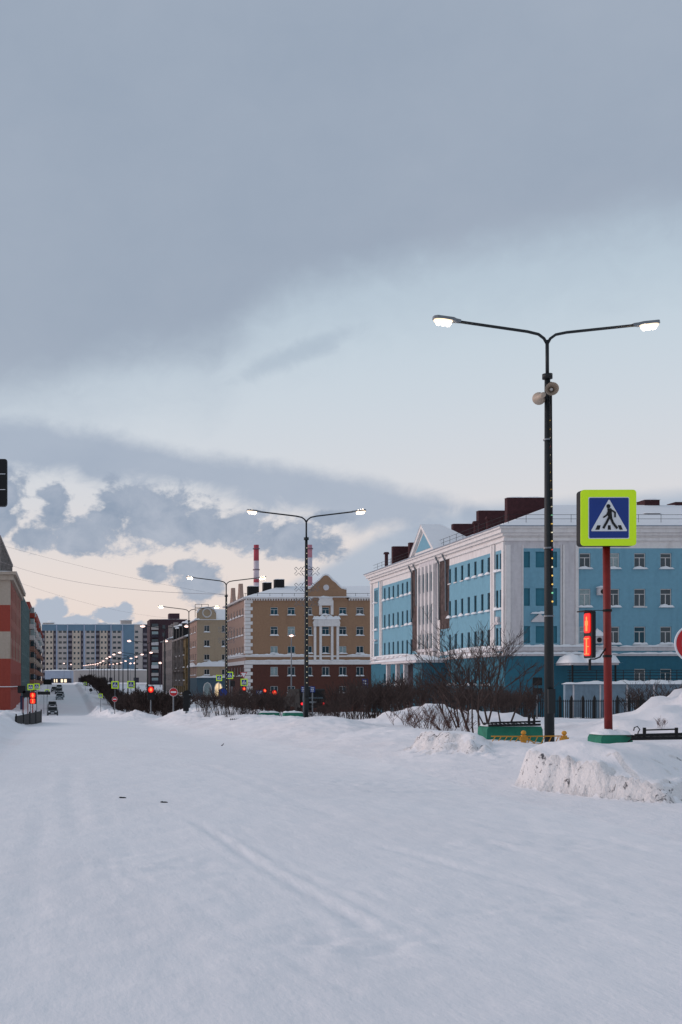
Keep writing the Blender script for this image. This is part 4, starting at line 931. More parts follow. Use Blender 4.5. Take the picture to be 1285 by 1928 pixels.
# string of coloured bulbs on the nearest lamp: part of the lamp
c = [MB() for _ in range(4)]; z_ = lampobj[0].location.z
for k in range(22):
    py = 793+k*16.2; z = EYE+(HY-py)*29.3/F-z_; rad = .072+(9.15-z)/5.15*.033 if z > 4 else .105
    c[random.choice([0, 0, 1, 1, 2, 3])].ball((.035, -rad-.015, z), .023, .023, .023, 8, 5)
st = MB().box(.015, -.125, 4.0, .055, -.10, 9.0).build('cable_duct', MBLK, lampobj[0])
for i, m_ in enumerate(c): m_.build('light_string', MDOT[i], lampobj[0], True)
b_ = MB()
for py in (1160, 1032, 828): z = EYE+(HY-py)*29.3/F-z_; b_.tube([(0, 0, z-.02), (0, 0, z+.02)], .125 if z < 5 else .105, 16)
b_.build('strap', MGREY, lampobj[0])
c = MB()
for k in range(26): c.ball((.0, -.125, 2.2+k*.26), .018, .018, .018, 6, 4)
c.build('light_string', MDOT[0], lampobj[1])
c = MB()
for k in range(26): c.ball((.0, -.125, 2.2+k*.26), .018, .018, .018, 6, 4)
c.build('light_string', MDOT[0], lampobj[2])
# horns
for (px, py, dirv, lab) in ((1038, 734, (-.30, -1, -.12), 'grey horn loudspeaker facing forward, the right one on the nearest lamp post'), (1020, 746, (.10, 1, -.03), 'beige horn loudspeaker turned away, the left one on the nearest lamp post')):
    p_ = at(px, py, 29.1); d_ = Vector(dirv).normalized(); o = empty('horn_loudspeaker', p_, lab, 'loudspeaker', 'horn loudspeakers')
    MB().tube([d_*-.02, d_*.05, d_*.12, d_*.20], [.05, .07, .11, .155], 18, cap=False).tube([d_*.20, d_*.215], [.155, .16], 18, cap=False).build('horn', MHORN, o, True)
    MB().tube([d_*.02, d_*.12], [.05, .03], 12).build('throat', MFRW, o, True); MB().tube([d_*-.16, d_*-.02], [.06, .07], 12).build('driver', MHORN, o, True)
    MB().tube([Vector((0, 0, 0))+d_*-.05, Vector((11.88-p_.x, 29.3-p_.y, -.05))], .015, 6).build('bracket', MBLK, o)
# wire snowflakes
def flake(lp, z, s, lab):
    o = MB(); a, w = .23*s, .055*s
    pl = [(w, a), (w, w), (a, w), (a, -w), (w, -w), (w, -a), (-w, -a), (-w, -w), (-a, -w), (-a, w), (-w, w), (-w, a), (w, a)]
    for sg in (-1, 1):
        P_ = [(sg*.40+(x-y_)*.707, -.15, z+(x+y_)*.707) for x, y_ in pl]; o.tube(P_, .014, 4)
        for q in (1, -1): o.tube([(sg*.24, -.15, z+q*.12), (sg*.12, -.15, z+q*.24), (sg*.06, -.13, z+q*.2)], .014, 4)
        o.tube([(sg*.24, -.15, z), (sg*.08, -.1, z)], .012, 4)
    ob = o.build('snowflake_decoration', MGREY, None); ob.location = lp.location
    tag(ob, lab, 'decoration', 'wire snowflakes on lamp posts')
for k, (py, w_) in enumerate(((1076, 'topmost'), (1106, 'middle'), (1134, 'lowest'))): flake(lampobj[1], EYE+(HY-py)*57.7/F-lampobj[1].location.z, 1.0, w_+' wire snowflake outline on the lamp post before the brown building')
for k, (py, w_) in enumerate(((1186, 'upper'), (1206, 'lower'))): flake(lampobj[2], EYE+(HY-py)*86/F-lampobj[2].location.z, 1.0, w_+' wire snowflake outline on the lamp post at the brown building corner')
# ---------------------------------------------------------------- signs
def rrect(x0, y0, x1, y1, r, n=5):
    P_ = []
    for (cx_, cy_, a0_) in ((x1-r, y1-r, 0), (x0+r, y1-r, 90), (x0+r, y0+r, 180), (x1-r, y0+r, 270)):
        for k in range(n+1): t = math.radians(a0_+90*k/n); P_.append((cx_+r*math.cos(t), cy_+r*math.sin(t)))
    return P_
MX = Matrix.Rotation(math.pi/2, 4, 'X')      # xy polygon -> xz plane, extrusion towards -y
def make_cross(name='crosswalk_sign'):
    """board centred on its middle, 1.0 wide; face towards -y"""
    o = empty(name, (0, 0, 0))
    q = lambda x, y: ((x-820)/344.0, (250-y)/344.0)
    MB().prism(rrect(-.5, -.51, .5, .51, .06), -.18, -.004, 0, MX).build('housing', MBLK, o)
    b = MB().prism(rrect(-.5, -.51, .5, .51, .06), 0, .02, 0, MX).build('board', MYG, o)
    x0_, y0_ = q(693, 382); x1_, y1_ = q(947, 121)
    MB().prism(rrect(x0_, y0_, x1_, y1_, .025), .021, .026, 0, MX).build('white_edge', MSWH, b)
    x0_, y0_ = q(698, 377); x1_, y1_ = q(943, 126)
    s_ = MB().prism(rrect(x0_, y0_, x1_, y1_, .02), .027, .031, 0, MX).build('blue_panel', MSBL, b)
    MB().prism([q(713, 335), q(930, 335), q(932, 329), q(824, 139), q(817, 139), q(710, 329)][::-1][::-1], .032, .036, 0, MX).build('triangle', MSWH, b)
    f = MB()
    def stroke(pts, w):
        for (a, c_) in zip(pts, pts[1:]):
            A_ = Vector(q(*a)); C_ = Vector(q(*c_)); d_ = (C_-A_).normalized(); n_ = Vector((-d_.y, d_.x))*w/344/2; e_ = d_*w/344*.3
            f.prism([tuple(A_-n_-e_), tuple(C_-n_+e_), tuple(C_+n_+e_), tuple(A_+n_-e_)], .037+.0002*len(f.f), .041+.0002*len(f.f), 0, MX)
    h_ = q(816, 179); f.prism([(h_[0]+.038*math.cos(t*math.pi/8), h_[1]+.038*math.sin(t*math.pi/8)) for t in range(16)], .037, .041, 0, MX)
    stroke([(822, 200), (826, 245)], 25); stroke([(818, 206), (806, 234), (786, 248)], 10); stroke([(834, 204), (856, 218), (856, 246)], 10)
    stroke([(820, 248), (806, 276), (785, 314)], 14); stroke([(828, 248), (843, 284), (867, 316)], 14)
    for P4 in (((735, 326), (747, 298), (768, 298), (760, 326)), ((812, 326), (813, 298), (829, 298), (832, 326)), ((885, 326), (874, 298), (894, 298), (905, 326))): f.prism([q(*p_) for p_ in P4], .037, .041, 0, MX)
    f.build('walking_figure', MBLK, b)
    return o
cs = make_cross(); p_ = at(1145.5, 975, 19.7); cs.location = p_; cs.scale = (.905,)*3; cs.rotation_euler[2] = math.radians(-1)
tag(cs, 'large yellow green bordered pedestrian crossing sign on the red pole', 'road sign', 'pedestrian crossing signs'); reindex()
# pole of the big sign
b0 = at(1146.5, 1385, 19.83); rp_ = empty('red_sign_pole', (b0.x, 19.83, b0.z-.3), 'tall red painted pole carrying the big pedestrian crossing sign', 'pole')
tp = at(1142, 1024, 19.83)
MB().tube([(0, 0, 0), (tp.x-b0.x, 0, tp.z-b0.z+.3)], [.066, .058], 18).build('shaft', MREDP, rp_, True)
for py in (1149.5, 1235.5):
    q_ = at(1144, py, 19.83)-Vector(rp_.location); MB().tube([(q_.x, q_.y, q_.z-.02), (q_.x, q_.y, q_.z+.02)], .072, 18).build('clamp', MBLK, rp_)
def post_sign(px, py, size, Y, lab, back=False, pole=True):
    """crossing sign of `size` px at distance Y with its own thin post"""
    p_ = at(px, py, Y); s_ = size*Y/F
    o = copy_tree(cs, loc=p_, label=lab, scale=(s_, s_*.4, s_), rz=math.pi if back else 0)
    if pole: MB().tube([(0, .2, -.5), (0, .2, -3.2/s_)], .045/s_, 6).build('post', MGREY, o)
    return o
post_sign(433, 1271.5, 13, 92, 'pedestrian crossing sign right of the third lamp post before the brown building')
post_sign(413, 1276.5, 11, 106, 'pedestrian crossing sign left of the third lamp post before the slate blue shopfront')
post_sign(460, 1284.5, 13, 90, 'pedestrian crossing sign at the corner of the brown building above a red light')
post_sign(437, 1287, 11, 100, 'yellow bordered crossing sign half hidden behind the third lamp post', back=True)
post_sign(217, 1289.5, 13.5, 150, 'left one of the two crossing signs beyond the junction among the lamp posts')
post_sign(247, 1289, 13.5, 150, 'right one of the two crossing signs beyond the junction among the lamp posts')
post_sign(60-2, 1293.5, 11.5, 118, 'left half of the paired crossing signs above the red signal at the left buildings')
post_sign(69.5, 1292.5, 11, 118.3, 'right half of the paired crossing signs above the red signal at the left buildings')
post_sign(89, 1302.5, 8.5, 160, 'small crossing sign above the dark parked car on the left')
post_sign(161, 1287, 5.5, 330, 'tiny far crossing sign by the road ahead left of the lamp posts')
post_sign(190, 1310, 7.5, 170, 'small pale crossing sign on the right verge before the dark hedge')
def disc_sign(px, py, rad, Y, lab, kind='noentry', ph=2.2, cat='road sign', rz=0):
    p_ = at(px, py, Y); r_ = rad*Y/F; o = empty('no_entry_sign' if kind == 'noentry' else 'round_sign', p_, lab, cat, rz=rz)
    cir = lambda R_: [(R_*math.cos(t*math.pi/20), R_*math.sin(t*math.pi/20)) for t in range(40)]
    MB().prism(cir(r_), -.01, .02, 0, MX).build('disc_rim', MSWH if kind == 'noentry' else MBLK, o)
    MB().prism(cir(r_*.93), .021, .028, 0, MX).build('disc', MSRD if kind == 'noentry' else (MSBL if kind == 'blue' else MBLK), o)
    if kind == 'noentry': MB().box(-r_*.64, -.036, -r_*.17, r_*.64, -.029, r_*.17).build('white_bar', MSWH, o)
    if kind == 'back': MB().box(-r_*.8, -.05, -.03, r_*.8, -.03, .03).build('cross_rail', MGREY, o)
    MB().tube([(0, .05, r_*.4), (0, .05, -r_-ph)], .035 if Y < 60 else .05, 8).build('post', MGREY, o)
    return o
disc_sign(1306, 1211.5, 36, 19.3, 'big round red no entry sign cut off by the right edge', ph=1.4)
disc_sign(327, 1303, 8, 88, 'round red no entry sign in the snow left of the dark round sign', ph=1.3)
disc_sign(216.5, 1316.5, 5, 120, 'smaller round red no entry sign beyond the junction by the verge', ph=1.2)
disc_sign(352.5, 1308, 8.5, 80, 'dark round sign seen from behind beside the fourth lamp post', 'back', ph=1.3)
disc_sign(420, 1304, 8.5, 82, 'blue round sign beside the third lamp post', 'blue', ph=1.2)
disc_sign(457, 1308, 9, 84, 'dark round sign seen from behind below the corner crossing sign', 'back', ph=1.2)
disc_sign(171.5, 1299, 3.2, 300, 'tiny dark round sign far along the right verge', 'back', ph=1.2)
# give-way triangle
p_ = at(459, 1271, 90); o = empty('give_way_sign', p_, 'small white and red give way triangle above the corner crossing sign', 'road sign')
MB().prism([(-.28, .22), (0, -.26), (.28, .22)], 0, .02, 0, MX).build('rim', MSRD, o); MB().prism([(-.2, .17), (0, -.18), (.2, .17)], .021, .03, 0, MX).build('panel', MSWH, o); MB().tube([(0, .05, .2), (0, .05, -3.2)], .04, 6).build('post', MGREY, o)
def board_sign(px, py, w, h, Y, lab, m=MSBL, marks=True, post=2.0):
    p_ = at(px, py, Y); W_ = w*Y/F; H_ = h*Y/F; o = empty('information_sign', p_, lab, 'road sign')
    MB().prism(rrect(-W_/2, -H_/2, W_/2, H_/2, min(W_, H_)*.08, 3), 0, .03, 0, MX).build('board', m, o)
    if marks:
        c = MB(); rnd = random.Random(int(px)); 
        for r_ in range(3):
            z = H_*(.28-.28*r_); x = -W_*.38
            while x < W_*.3:
                l = rnd.uniform(.1, .3)*W_; c.box(x, -.04, z-H_*.07, min(x+l, W_*.4), -.031, z+H_*.07); x += l+.08*W_
        c.build('white_marks', MSWH, o)
    if post: MB().tube([(0, .04, H_*.4), (0, .04, -H_/2-post)], .04, 6).build('post', MGREY, o)
board_sign(490, 1304, 14, 8, 85, 'blue direction board in the shrubs left of the red lights')
board_sign(572, 1298, 9, 11, 70, 'blue information board just left of the second lamp post'); board_sign(589, 1298, 9, 11, 70, 'blue information board just right of the second lamp post')
board_sign(688, 1287, 11, 18, 90, 'blue board with white marks between brown and blue buildings')
board_sign(1012, 1283, 18, 15, 66, 'upper of two dark boards seen from behind left of the nearest lamp post', MBLK, False, 0); board_sign(1012, 1301, 18, 11, 66, 'lower of two dark boards seen from behind left of the nearest lamp post', MBLK, False, 1.5)
board_sign(90, 1284, 16, 10, 300, 'dark board high over the left parked cars far away', MBLK, False, 5)
board_sign(350.5, 1322, 11, 34, 79, 'dark upright cabinet board behind the round sign in the snow', MBLK, False, .4)
board_sign(42, 1323, 7, 26, 116, 'dark blue narrow cabinet board at the foot of the red building', mat('dark_blue_paint', (30, 46, 74), .6), False, .4)
board_sign(83, 1305, 24, 6, 150, 'long dark board behind the paired crossing signs on the left', MBLK, False, 2.4)
# ---------------------------------------------------------------- signals
def ped_signal(px, py, h_px, Y, lab, rz=0, wfac=.33, ph=2.2, figure=True, posts=True, polem=None):
    p_ = at(px, py, Y); h = h_px*Y/F; w = h*wfac*1.15; o = empty('pedestrian_signal', p_, lab, 'traffic light', rz=rz)
    MB().prism(rrect(-w/2, -h/2, w/2, h/2, w*.1, 3), -.06, 0, 0, MX).build('housing', MBLK, o)
    for s in (1, -1):
        pr = rrect(-w*.36, s*h*.245-h*.21, w*.36, s*h*.245+h*.215, w*.16, 4); l = MB().prism(pr, .002, .02, 0, MX).build('red_light', MREDL, o)
        c = MB(); z = s*h*.245
        if figure and s > 0: c.box(-w*.09, -.03, z-h*.17, w*.09, -.021, z+h*.06); c.ball((0, -.025, z+h*.1), w*.09, .008, w*.12, 8, 5); c.box(-w*.16, -.03, z-h*.05, w*.16, -.022, z+h*.05)
        else: c.box(-w*.06, -.03, z-h*.17, w*.06, -.021, z+h*.17); c.box(-w*.28, -.03, z+h*.15, w*.28, -.0215, z+h*.17); c.box(w*.06, -.03, z-h*.02, w*.26, -.0215, z+h*.0); c.box(-w*.25, -.03, z-h*.18, w*.28, -.0215, z-h*.16)
        c.build('lit_symbol', MREDH, l)
    MB().box(-w/2, -.12, h/2-.01, w/2, -.002, h/2+.01).build('visor', MBLK, o)
    if posts: MB().tube([(0, .1, h/2), (0, .1, -h/2-ph)], .05, 8).build('post', polem or MGREY, o)
    return o
o = ped_signal(1107.5, 1195, 88, 19.7, 'red pedestrian signal with lit figure and countdown hung from the red pole', rz=math.radians(-88), posts=False)
c = MB(); a = at(1119, 1238, 19.75); b = at(1143, 1215, 19.8); c.tube([at(1112, 1241, 19.75), at(1120, 1241, 19.75), at(1130, 1237, 19.78), at(1140, 1222, 19.8), at(1143, 1205, 19.83)], .012, 6); c.tube([at(1112, 1150, 19.75), at(1126, 1149, 19.78), at(1143, 1150, 19.83)], .006, 5)
c.tube([at(1111, 1241, 19.8), at(1111, 1262, 19.8)], .02, 6)
inv = Matrix.Translation(Vector(rp_.location)).inverted(); ob = c.build('signal_bracket', MBLK, rp_); ob.data.transform(inv)
def round_light(px, py, r_px, Y, lab, sect=2, ph=2.4, pole=MGREY):
    p_ = at(px, py, Y); r_ = r_px*Y/F; o = empty('traffic_light', p_, lab, 'traffic light')
    MB().prism(rrect(-r_*1.25, -r_*1.3-2.4*r_*(sect-1), r_*1.25, r_*1.3, r_*.3, 3), -.2, 0, 0, MX).build('housing', MBLK, o)
    MB().ball((0, -.01, 0), r_, .06, r_*1.1, 14, 8).build('red_light', MREDL, o, True)
    c = MB()
    for k in range(1, sect): c.ball((0, -.01, -2.4*r_*k), r_*.9, .04, r_*.9, 12, 6)
    c.build('dark_lens', MBLK, o)
    MB().ball((0, -.08, 0), r_*.45, .02, r_*.6, 8, 5).build('bright_core', MREDH, o)
    MB().tube([(0, .1, 0), (0, .1, -2.4*r_*sect-ph)], .06, 8).build('post', pole, o)
round_light(284.5, 1298.5, 5.2, 115, 'large red traffic light below the fifth lamp among the dark hedge')
round_light(460, 1297, 3.4, 84, 'red traffic light right below the corner crossing sign')
round_light(499, 1300.5, 3.2, 84, 'smaller red light left of the brightest one before the brown building')
round_light(517, 1304.5, 4.5, 84, 'brightest red traffic light before the dark brown ground floor')
ped_signal(62, 1314.5, 22, 116, 'double red pedestrian signal on a red pole at the left buildings', ph=1.6, wfac=.55, polem=MREDP)
# dark signal heads seen from behind on the left
for (px, py, w, h, lab) in ((41, 1298, 15, 14, 'dark traffic light head seen from behind at the red building corner'), (50, 1307, 14, 12, 'lower dark signal head seen from behind beside the red pedestrian signal')):
    p_ = at(px, py, 115); o = empty('traffic_light', p_, lab, 'traffic light'); W_ = w*115/F; H_ = h*115/F
    MB().prism(rrect(-W_/2, -H_/2, W_/2, H_/2, .1, 3), -.15, .1, 0, MX).build('housing', MBLK, o); MB().tube([(W_*.2, .05, -H_/2+.1), (W_*.2, .05, -4)], .05, 6).build('post', MREDP, o)
# overhead signal at the left edge
p_ = at(-4, 909, 23); o = empty('overhead_traffic_light', (p_.x, 23, p_.z), 'dark traffic light housing hanging high at the left edge', 'traffic light')
MB().prism(rrect(-.18, -.45, .18, .45, .05, 5), -.12, .05, 0, MX).build('housing', MBLK, o)
MB().prism(rrect(-.19, -.46, .19, .46, .055, 5), -.02, -.0, 0, MX).build('edge_trim', MGREY, o)
MB().box(-.15, -.06, .155, .15, -.052, .165).box(-.15, -.06, -.145, .15, -.052, -.135).build('section_joint', MSWH, o)
MB().tube([(0, .15, .2), (-4.5, .15, .5)], .05, 8).tube([(-4.5, .15, 1.2), (-4.5, .15, -p_.z-.5)], [.07, .1], 10).build('mast_arm', MPOLE, o)
# ---------------------------------------------------------------- iron fence
z0 = -1.1; fe = empty('iron_fence', (24.8, 80, z0), 'black iron picket fence with thicker posts in front of the terrace wall', 'fence')
c = MB(); L = 30
for k in range(int(L/.14)): c.box(k*.14, -.01, .25, k*.14+.045, .01, 1.62)
c.box(0, -.02, 1.5, L, .02, 1.55); c.box(0, -.02, .35, L, .02, .4); tag(c.build('pickets', MBLK, fe), kind='stuff')
for k in range(39): o = MB().box(k*.77-.07, -.07, 0, k*.77+.07, .07, 1.75).tube([(k*.77, 0, 1.75), (k*.77, 0, 1.92)], [.09, .01], 6).build('post', MBLK, fe)
# ---------------------------------------------------------------- foreground street furniture
def green_block(px0, px1, pyt, pyb, Y, lab, dp=.5):
    a = at(px0, pyt, Y); b = at(px1, pyb, Y); o = empty('concrete_block', ((a.x+b.x)/2, Y, b.z-.3), lab, 'concrete block', 'green painted concrete blocks')
    w = (b.x-a.x)/2; h = a.z-b.z+.3
    M_ = Matrix.Rotation(math.pi/2, 4, 'X')
    MB().prism([(-w, 0), (w, 0), (w-.02, h*.9), (w-.05, h), (-w+.05, h), (-w+.02, h*.9)], -dp, 0, 0, M_).build('block', MGRN, o)
    MB().lump(-w, -.02, h+.003, w, dp, h+.11, seed=int(px0), nx=14).build('snow_cap', SNOWC, o, True); return o
green_block(1130, 1194, 1384, 1412, 19.5, 'green painted concrete block at the foot of the red sign pole')
green_block(916, 1024, 1368, 1396, 26.5, 'long green concrete block topped by a black frame left of the nearest lamp', .6)
green_block(490, 528, 1342, 1358, 60, 'left of two green blocks in the snow below the shrubs', .5)
green_block(535, 572, 1342, 1361, 57, 'right of two green blocks, just left of the second lamp base', .5)
# black bench like frames lying on the blocks
def frame(px0, px1, pyt, pyb, Y, lab, posts):
    a = at(px0, pyb, Y); b = at(px1, pyt, Y); w = b.x-a.x; h = b.z-a.z
    o = empty('metal_frame', (a.x, Y, a.z), lab, 'metal frame')
    c = MB(); c.tube([(0, 0, 0), (w, 0, .02)], .028, 6); c.tube([(.05, 0, .06), (w, 0, .09)], .022, 6); c.tube([(0, .35, .02), (w, .35, .05)], .022, 6)
    for k in range(12): c.tube([(w*k/12, 0, .03), (w*k/12+.03, .35, .05)], .012, 5)
    c.build('base_rail', MBLK, o); c = MB()
    for q in posts: c.tube([(w*q, 0, .03), (w*q, 0, h)], .026, 6)
    if len(posts) > 1 and posts[-1]-posts[0] > .3: c.tube([(w*posts[0], 0, h*.78), (w*posts[-1], 0, h*.86)], .012, 5)
    c.build('upright', MBLK, o)
    return o
o = frame(1190, 1330, 1370, 1391, 19.3, 'black metal frame with two uprights and a hook right of the red pole', (.17, .60))
MB().tube([(.10, 0, .06), (.10, 0, .10), (.13, 0, .15), (.09, 0, .20), (.04, 0, .18), (.03, 0, .13)], .009, 6).build('hook', MBLK, o, True)
MB().tube([(0, 0, .0), (-.06, 0, -.05), (-.07, 0, -.14)], .012, 6).build('bent_end', MBLK, o)
frame(920, 1018, 1346, 1366, 26.4, 'black bent metal frame lying on the long green block', (.78, .88))
# yellow pedestrian fence
p0 = at(925, 1380, 25.3); yf_ = empty('yellow_fence', (p0.x, 25.3, p0.z-.15), 'half buried yellow metal railing in the snow before the nearest lamp post', 'fence')
c = MB(); yf_.location.z -= .07; e_ = at(1066, 1377, 25.0)-Vector(yf_.location); w = e_.x
tz = .15; c.tube([(0, 0, tz), (w*.40, -.1, tz+.0)], .013, 5); c.tube([(w*.40, -.1, tz), (w, -.3, tz+.02)], .013, 5); c.tube([(w*.4, -.1, tz-.16), (w, -.3, tz-.14)], .012, 5)
for k in range(5): c.tube([(w*.08*k+.1, -.02*k, tz), (w*.08*k+.02, -.02*k, tz-.12)], .010, 5)
for k in range(6): t = .45+.09*k; c.tube([(w*t, -.1-.2*(t-.4)/.6, tz), (w*(t-.05), -.1-.2*(t-.4)/.6, tz-.15)], .010, 5)
c.tube([(w*.46, -.1, tz+.0), (w*.60, -.2, tz-.16)], .012, 5)
c.build('rails', MYEP, yf_)
for (t, yq) in ((.44, -.12), (.975, -.3)):
    c = MB().box(w*t-.045, yq-.045, -.25, w*t+.045, yq+.045, tz+.03); c.box(w*t-.08, yq-.05, tz-.08, w*t+.08, yq+.05, tz-.01); c.ball((w*t, yq, tz+.08), .055, .055, .05, 10, 6); c.build('post', MYEP, yf_)
c = MB().tube([(w*.98, -.3, tz-.05), (w*1.05, -.3, tz-.11)], .02, 5).tube([(w*.98, -.3, tz-.12), (w*1.04, -.3, tz-.04)], .016, 5); c.build('bent_bracket', MYEP, yf_)
# black barrier panel on the left bank
a = at(31, 1366, 72); b = at(78, 1346, 84); o = empty('dark_barrier', (a.x, 72, a.z-.5), 'low black barrier panel on the snowbank before the red building', 'barrier')
c = MB(); dx_, dy_ = b.x-a.x, 12.0; c.poly([(0, 0, 0), (dx_, dy_, .2), (dx_, dy_, 1.1), (0, 0, 1.05)]); c.poly([(-.08, 0, 0), (dx_-.08, dy_, .2), (dx_-.08, dy_, 1.1), (-.08, 0, 1.05)]); c.poly([(-.08, 0, 1.05), (0, 0, 1.05), (dx_, dy_, 1.1), (dx_-.08, dy_, 1.1)]); c.poly([(-.08, 0, 0), (0, 0, 0), (0, 0, 1.05), (-.08, 0, 1.05)])
c.build('panel', MBLK, o)
c = MB()
for k in range(5): MB().tube([(dx_*k/4, dy_*k/4, 0), (dx_*k/4, dy_*k/4, 1.2)], .05, 6).build('post', MBLK, o)
# debris on the road
for (px, py, lab) in ((232, 1502.5, 'left scrap of dark debris lying on the snowy road'), (310, 1511, 'right scrap of dark debris lying on the snowy road')):
    p_ = at(px, py, F*EYE/(py-HY)); z = hz(p_.x, p_.y); c = MB(); c.ball((0, 0, .004), .05, .03, .012, 8, 5); c.ball((-.03, .01, .006), .025, .03, .014, 7, 4); ob = c.build('debris', MBLK, None, True, loc=(p_.x, p_.y, z), rot=.2); tag(ob, lab, 'debris', 'dark debris on the road')
p_ = at(417, 1399, 36); ob = MB().tube([(0, 0, 0), (.05, 0, .03), (.08, .01, .08)], [.018, .014, .005], 6).build('debris', MBLK, None, loc=(p_.x, 36, hz(p_.x, 36))); tag(ob, 'dark stub poking out of the snowbank below the third lamp', 'debris')
# low curved fence tips poking from the bank at left of the green blocks
a = at(434, 1354, 56); o = MB()
for k in range(18): o.tube([(k*.085, 0, -.05), (k*.085+.03, 0, .03)], .02, 5)
o.tube([(0, .01, .0), (1.6, .01, -.06)], .012, 5)
ob = o.build('buried_fence', MBLK, None, loc=(a.x, 56, a.z)); tag(ob, 'row of dark fence tips poking out of the snow ridge', 'fence')
# ---------------------------------------------------------------- vehicles
MCGL = mat('dark_car_glass', (14, 20, 25), .5, spec=.2)
def make_car(paint, tails=False, lights=False):
    o = empty('parked_car', (0, 0, 0)); MS = Matrix(((0, 0, 1, 0), (1, 0, 0, 0), (0, 1, 0, 0), (0, 0, 0, 1)))
    prof = [(-2.1, .22), (-2.15, .6), (-2.05, .82), (-1.1, .95), (-.6, .98), (1.3, 1.0), (2.0, .95), (2.15, .7), (2.1, .22)]
    MB().prism(prof, -.88, .88, 0, MS).build('body', paint, o)
    MB().prism([(-1.0, .96), (-.35, 1.42), (1.0, 1.45), (1.75, .99)], -.74, .74, 0, MS).build('cabin', paint, o)
    g_ = MB(); g_.poly([(-.68, -1.0, .98), (.68, -1.0, .98), (.62, -.42, 1.39), (-.62, -.42, 1.39)]); g_.poly([(-.68, 1.76, 1.0), (.68, 1.76, 1.0), (.62, 1.04, 1.42), (-.62, 1.04, 1.42)])
    for v in range(len(g_.v)): x, y, z = g_.v[v]; g_.v[v] = (x, y*1.015, z+.01)
    for s in (-1, 1): g_.poly([(s*.745, -.8, 1.0), (s*.745, 1.6, 1.02), (s*.745, .95, 1.38), (s*.745, -.3, 1.36)])
    g_.build('windows', MCGL, o)
    for sx_ in (-1, 1):
        for y in (-1.35, 1.3):
            w = MB().tube([(sx_*.9, y, .32), (sx_*.68, y, .32)], .32, 16).build('wheel', MTYRE, o); MB().tube([(sx_*.905, y, .32), (sx_*.89, y, .32)], .18, 12).build('rim', MGREY, w)
        MB().box(sx_*.55-.16, -2.17, .62, sx_*.55+.16, -2.10, .76).build('headlight', MSWH if not lights else MLAMPF, o); MB().box(sx_*.6-.14, 2.10, .72, sx_*.6+.14, 2.17, .88).build('tail_light', MSRD if not tails else MTAIL, o)
    MB().box(-.26, -2.2, .42, .26, -2.155, .54).build('number_plate', MSWH, o)
    MB().lump(-.7, -.35, 1.44, .7, 1.0, 1.52, seed=1).build('roof_snow', SNOWC, o, True)
    return o
car1 = make_car(MCARD); reindex()
def put_car(src, px, pyb, Y, lab, s=1.0, first=False):
    p_ = at(px, pyb, Y)
    o = src if first else copy_tree(src)
    p_.z = hz(p_.x, Y)-.03; o.location = p_; o.scale = (s,)*3; tag(o, lab, 'car', 'cars parked along the left side'); return o
put_car(car1, 99.5, 1343, 195, 'dark car nearest on the left side of the avenue', first=True)
o = put_car(car1, 99, 1330, 232, 'dark car parked just behind the nearest dark car')
car2 = make_car(MCARG); reindex()
put_car(car2, 112.5, 1317, 282, 'grey car farther up the avenue in front of the dark cars', first=True)
put_car(car2, 115, 1311.5, 300, 'grey car tucked behind the other grey car up the avenue')
put_car(car1, 111, 1305, 330, 'rightmost dark car in the distant parked group', 1.15); put_car(car1, 103, 1301.5, 350, 'dark car at the left of the distant parked group', 1.1); put_car(car2, 112, 1297, 385, 'pale roofed car at the very end of the parked group', 1.1)
# dark truck behind second lamp
b0 = at(589, 1341, 88); tr = empty('dark_van', (b0.x, 88, b0.z), 'dark van with red tail lights half hidden behind the second lamp post', 'van', rz=math.radians(5))
MVAN = mat('matt_black_car_paint', (9, 11, 14), .8, var=.1)
MS = Matrix(((0, 0, 1, 0), (1, 0, 0, 0), (0, 1, 0, 0), (0, 0, 0, 1)))
MB().prism([(0, .35), (-.05, .9), (.12, 1.62), (.4, 1.72), (2.9, 1.70), (3.6, 1.15), (4.5, 1.0), (4.6, .4)], -.98, .98, 0, MS).build('body', MVAN, tr)
MB().box(-.98, -.14, .32, .98, -.003, .52).build('rear_bumper', MBLK, tr); MB().poly([(-.78, -.03, 1.0), (.78, -.03, 1.0), (.72, .11, 1.52), (-.72, .11, 1.52)]).build('rear_window', MGLASS, tr)
for s in (-1, 1):
    MB().ball((s*.8, -.07, .62), .11, .05, .10, 10, 6).build('tail_light', MTAIL, tr)
    for y in (.9, 3.8): MB().tube([(s*1.0, y, .34), (s*.72, y, .34)], .34, 16).build('wheel', MTYRE, tr)
MB().box(-.26, -.09, .68, .26, -.06, .8).build('number_plate', MGREY, tr)
# ---------------------------------------------------------------- overhead wires
for i, (a, b, sag, lab) in enumerate((((-60, 1008, 190), (700, 1150, 230), 2.2, 'upper thin overhead cable crossing the sky on the left'), ((-60, 1030, 175), (430, 1119, 86), 1.6, 'lower thin overhead cable running to the third lamp'), ((30, 1095, 200), (360, 1165, 340), 1.6, 'short faint cable above the far panel block'))):
    A_ = at(*a); B_ = at(*b); L_ = [A_.lerp(B_, t/24)-Vector((0, 0, sag*4*(t/24)*(1-t/24))) for t in range(25)]
    ob = MB().tube(L_, .013, 4).build('overhead_cable', MSTEAM, None); tag(ob, lab, 'cable', 'overhead cables')
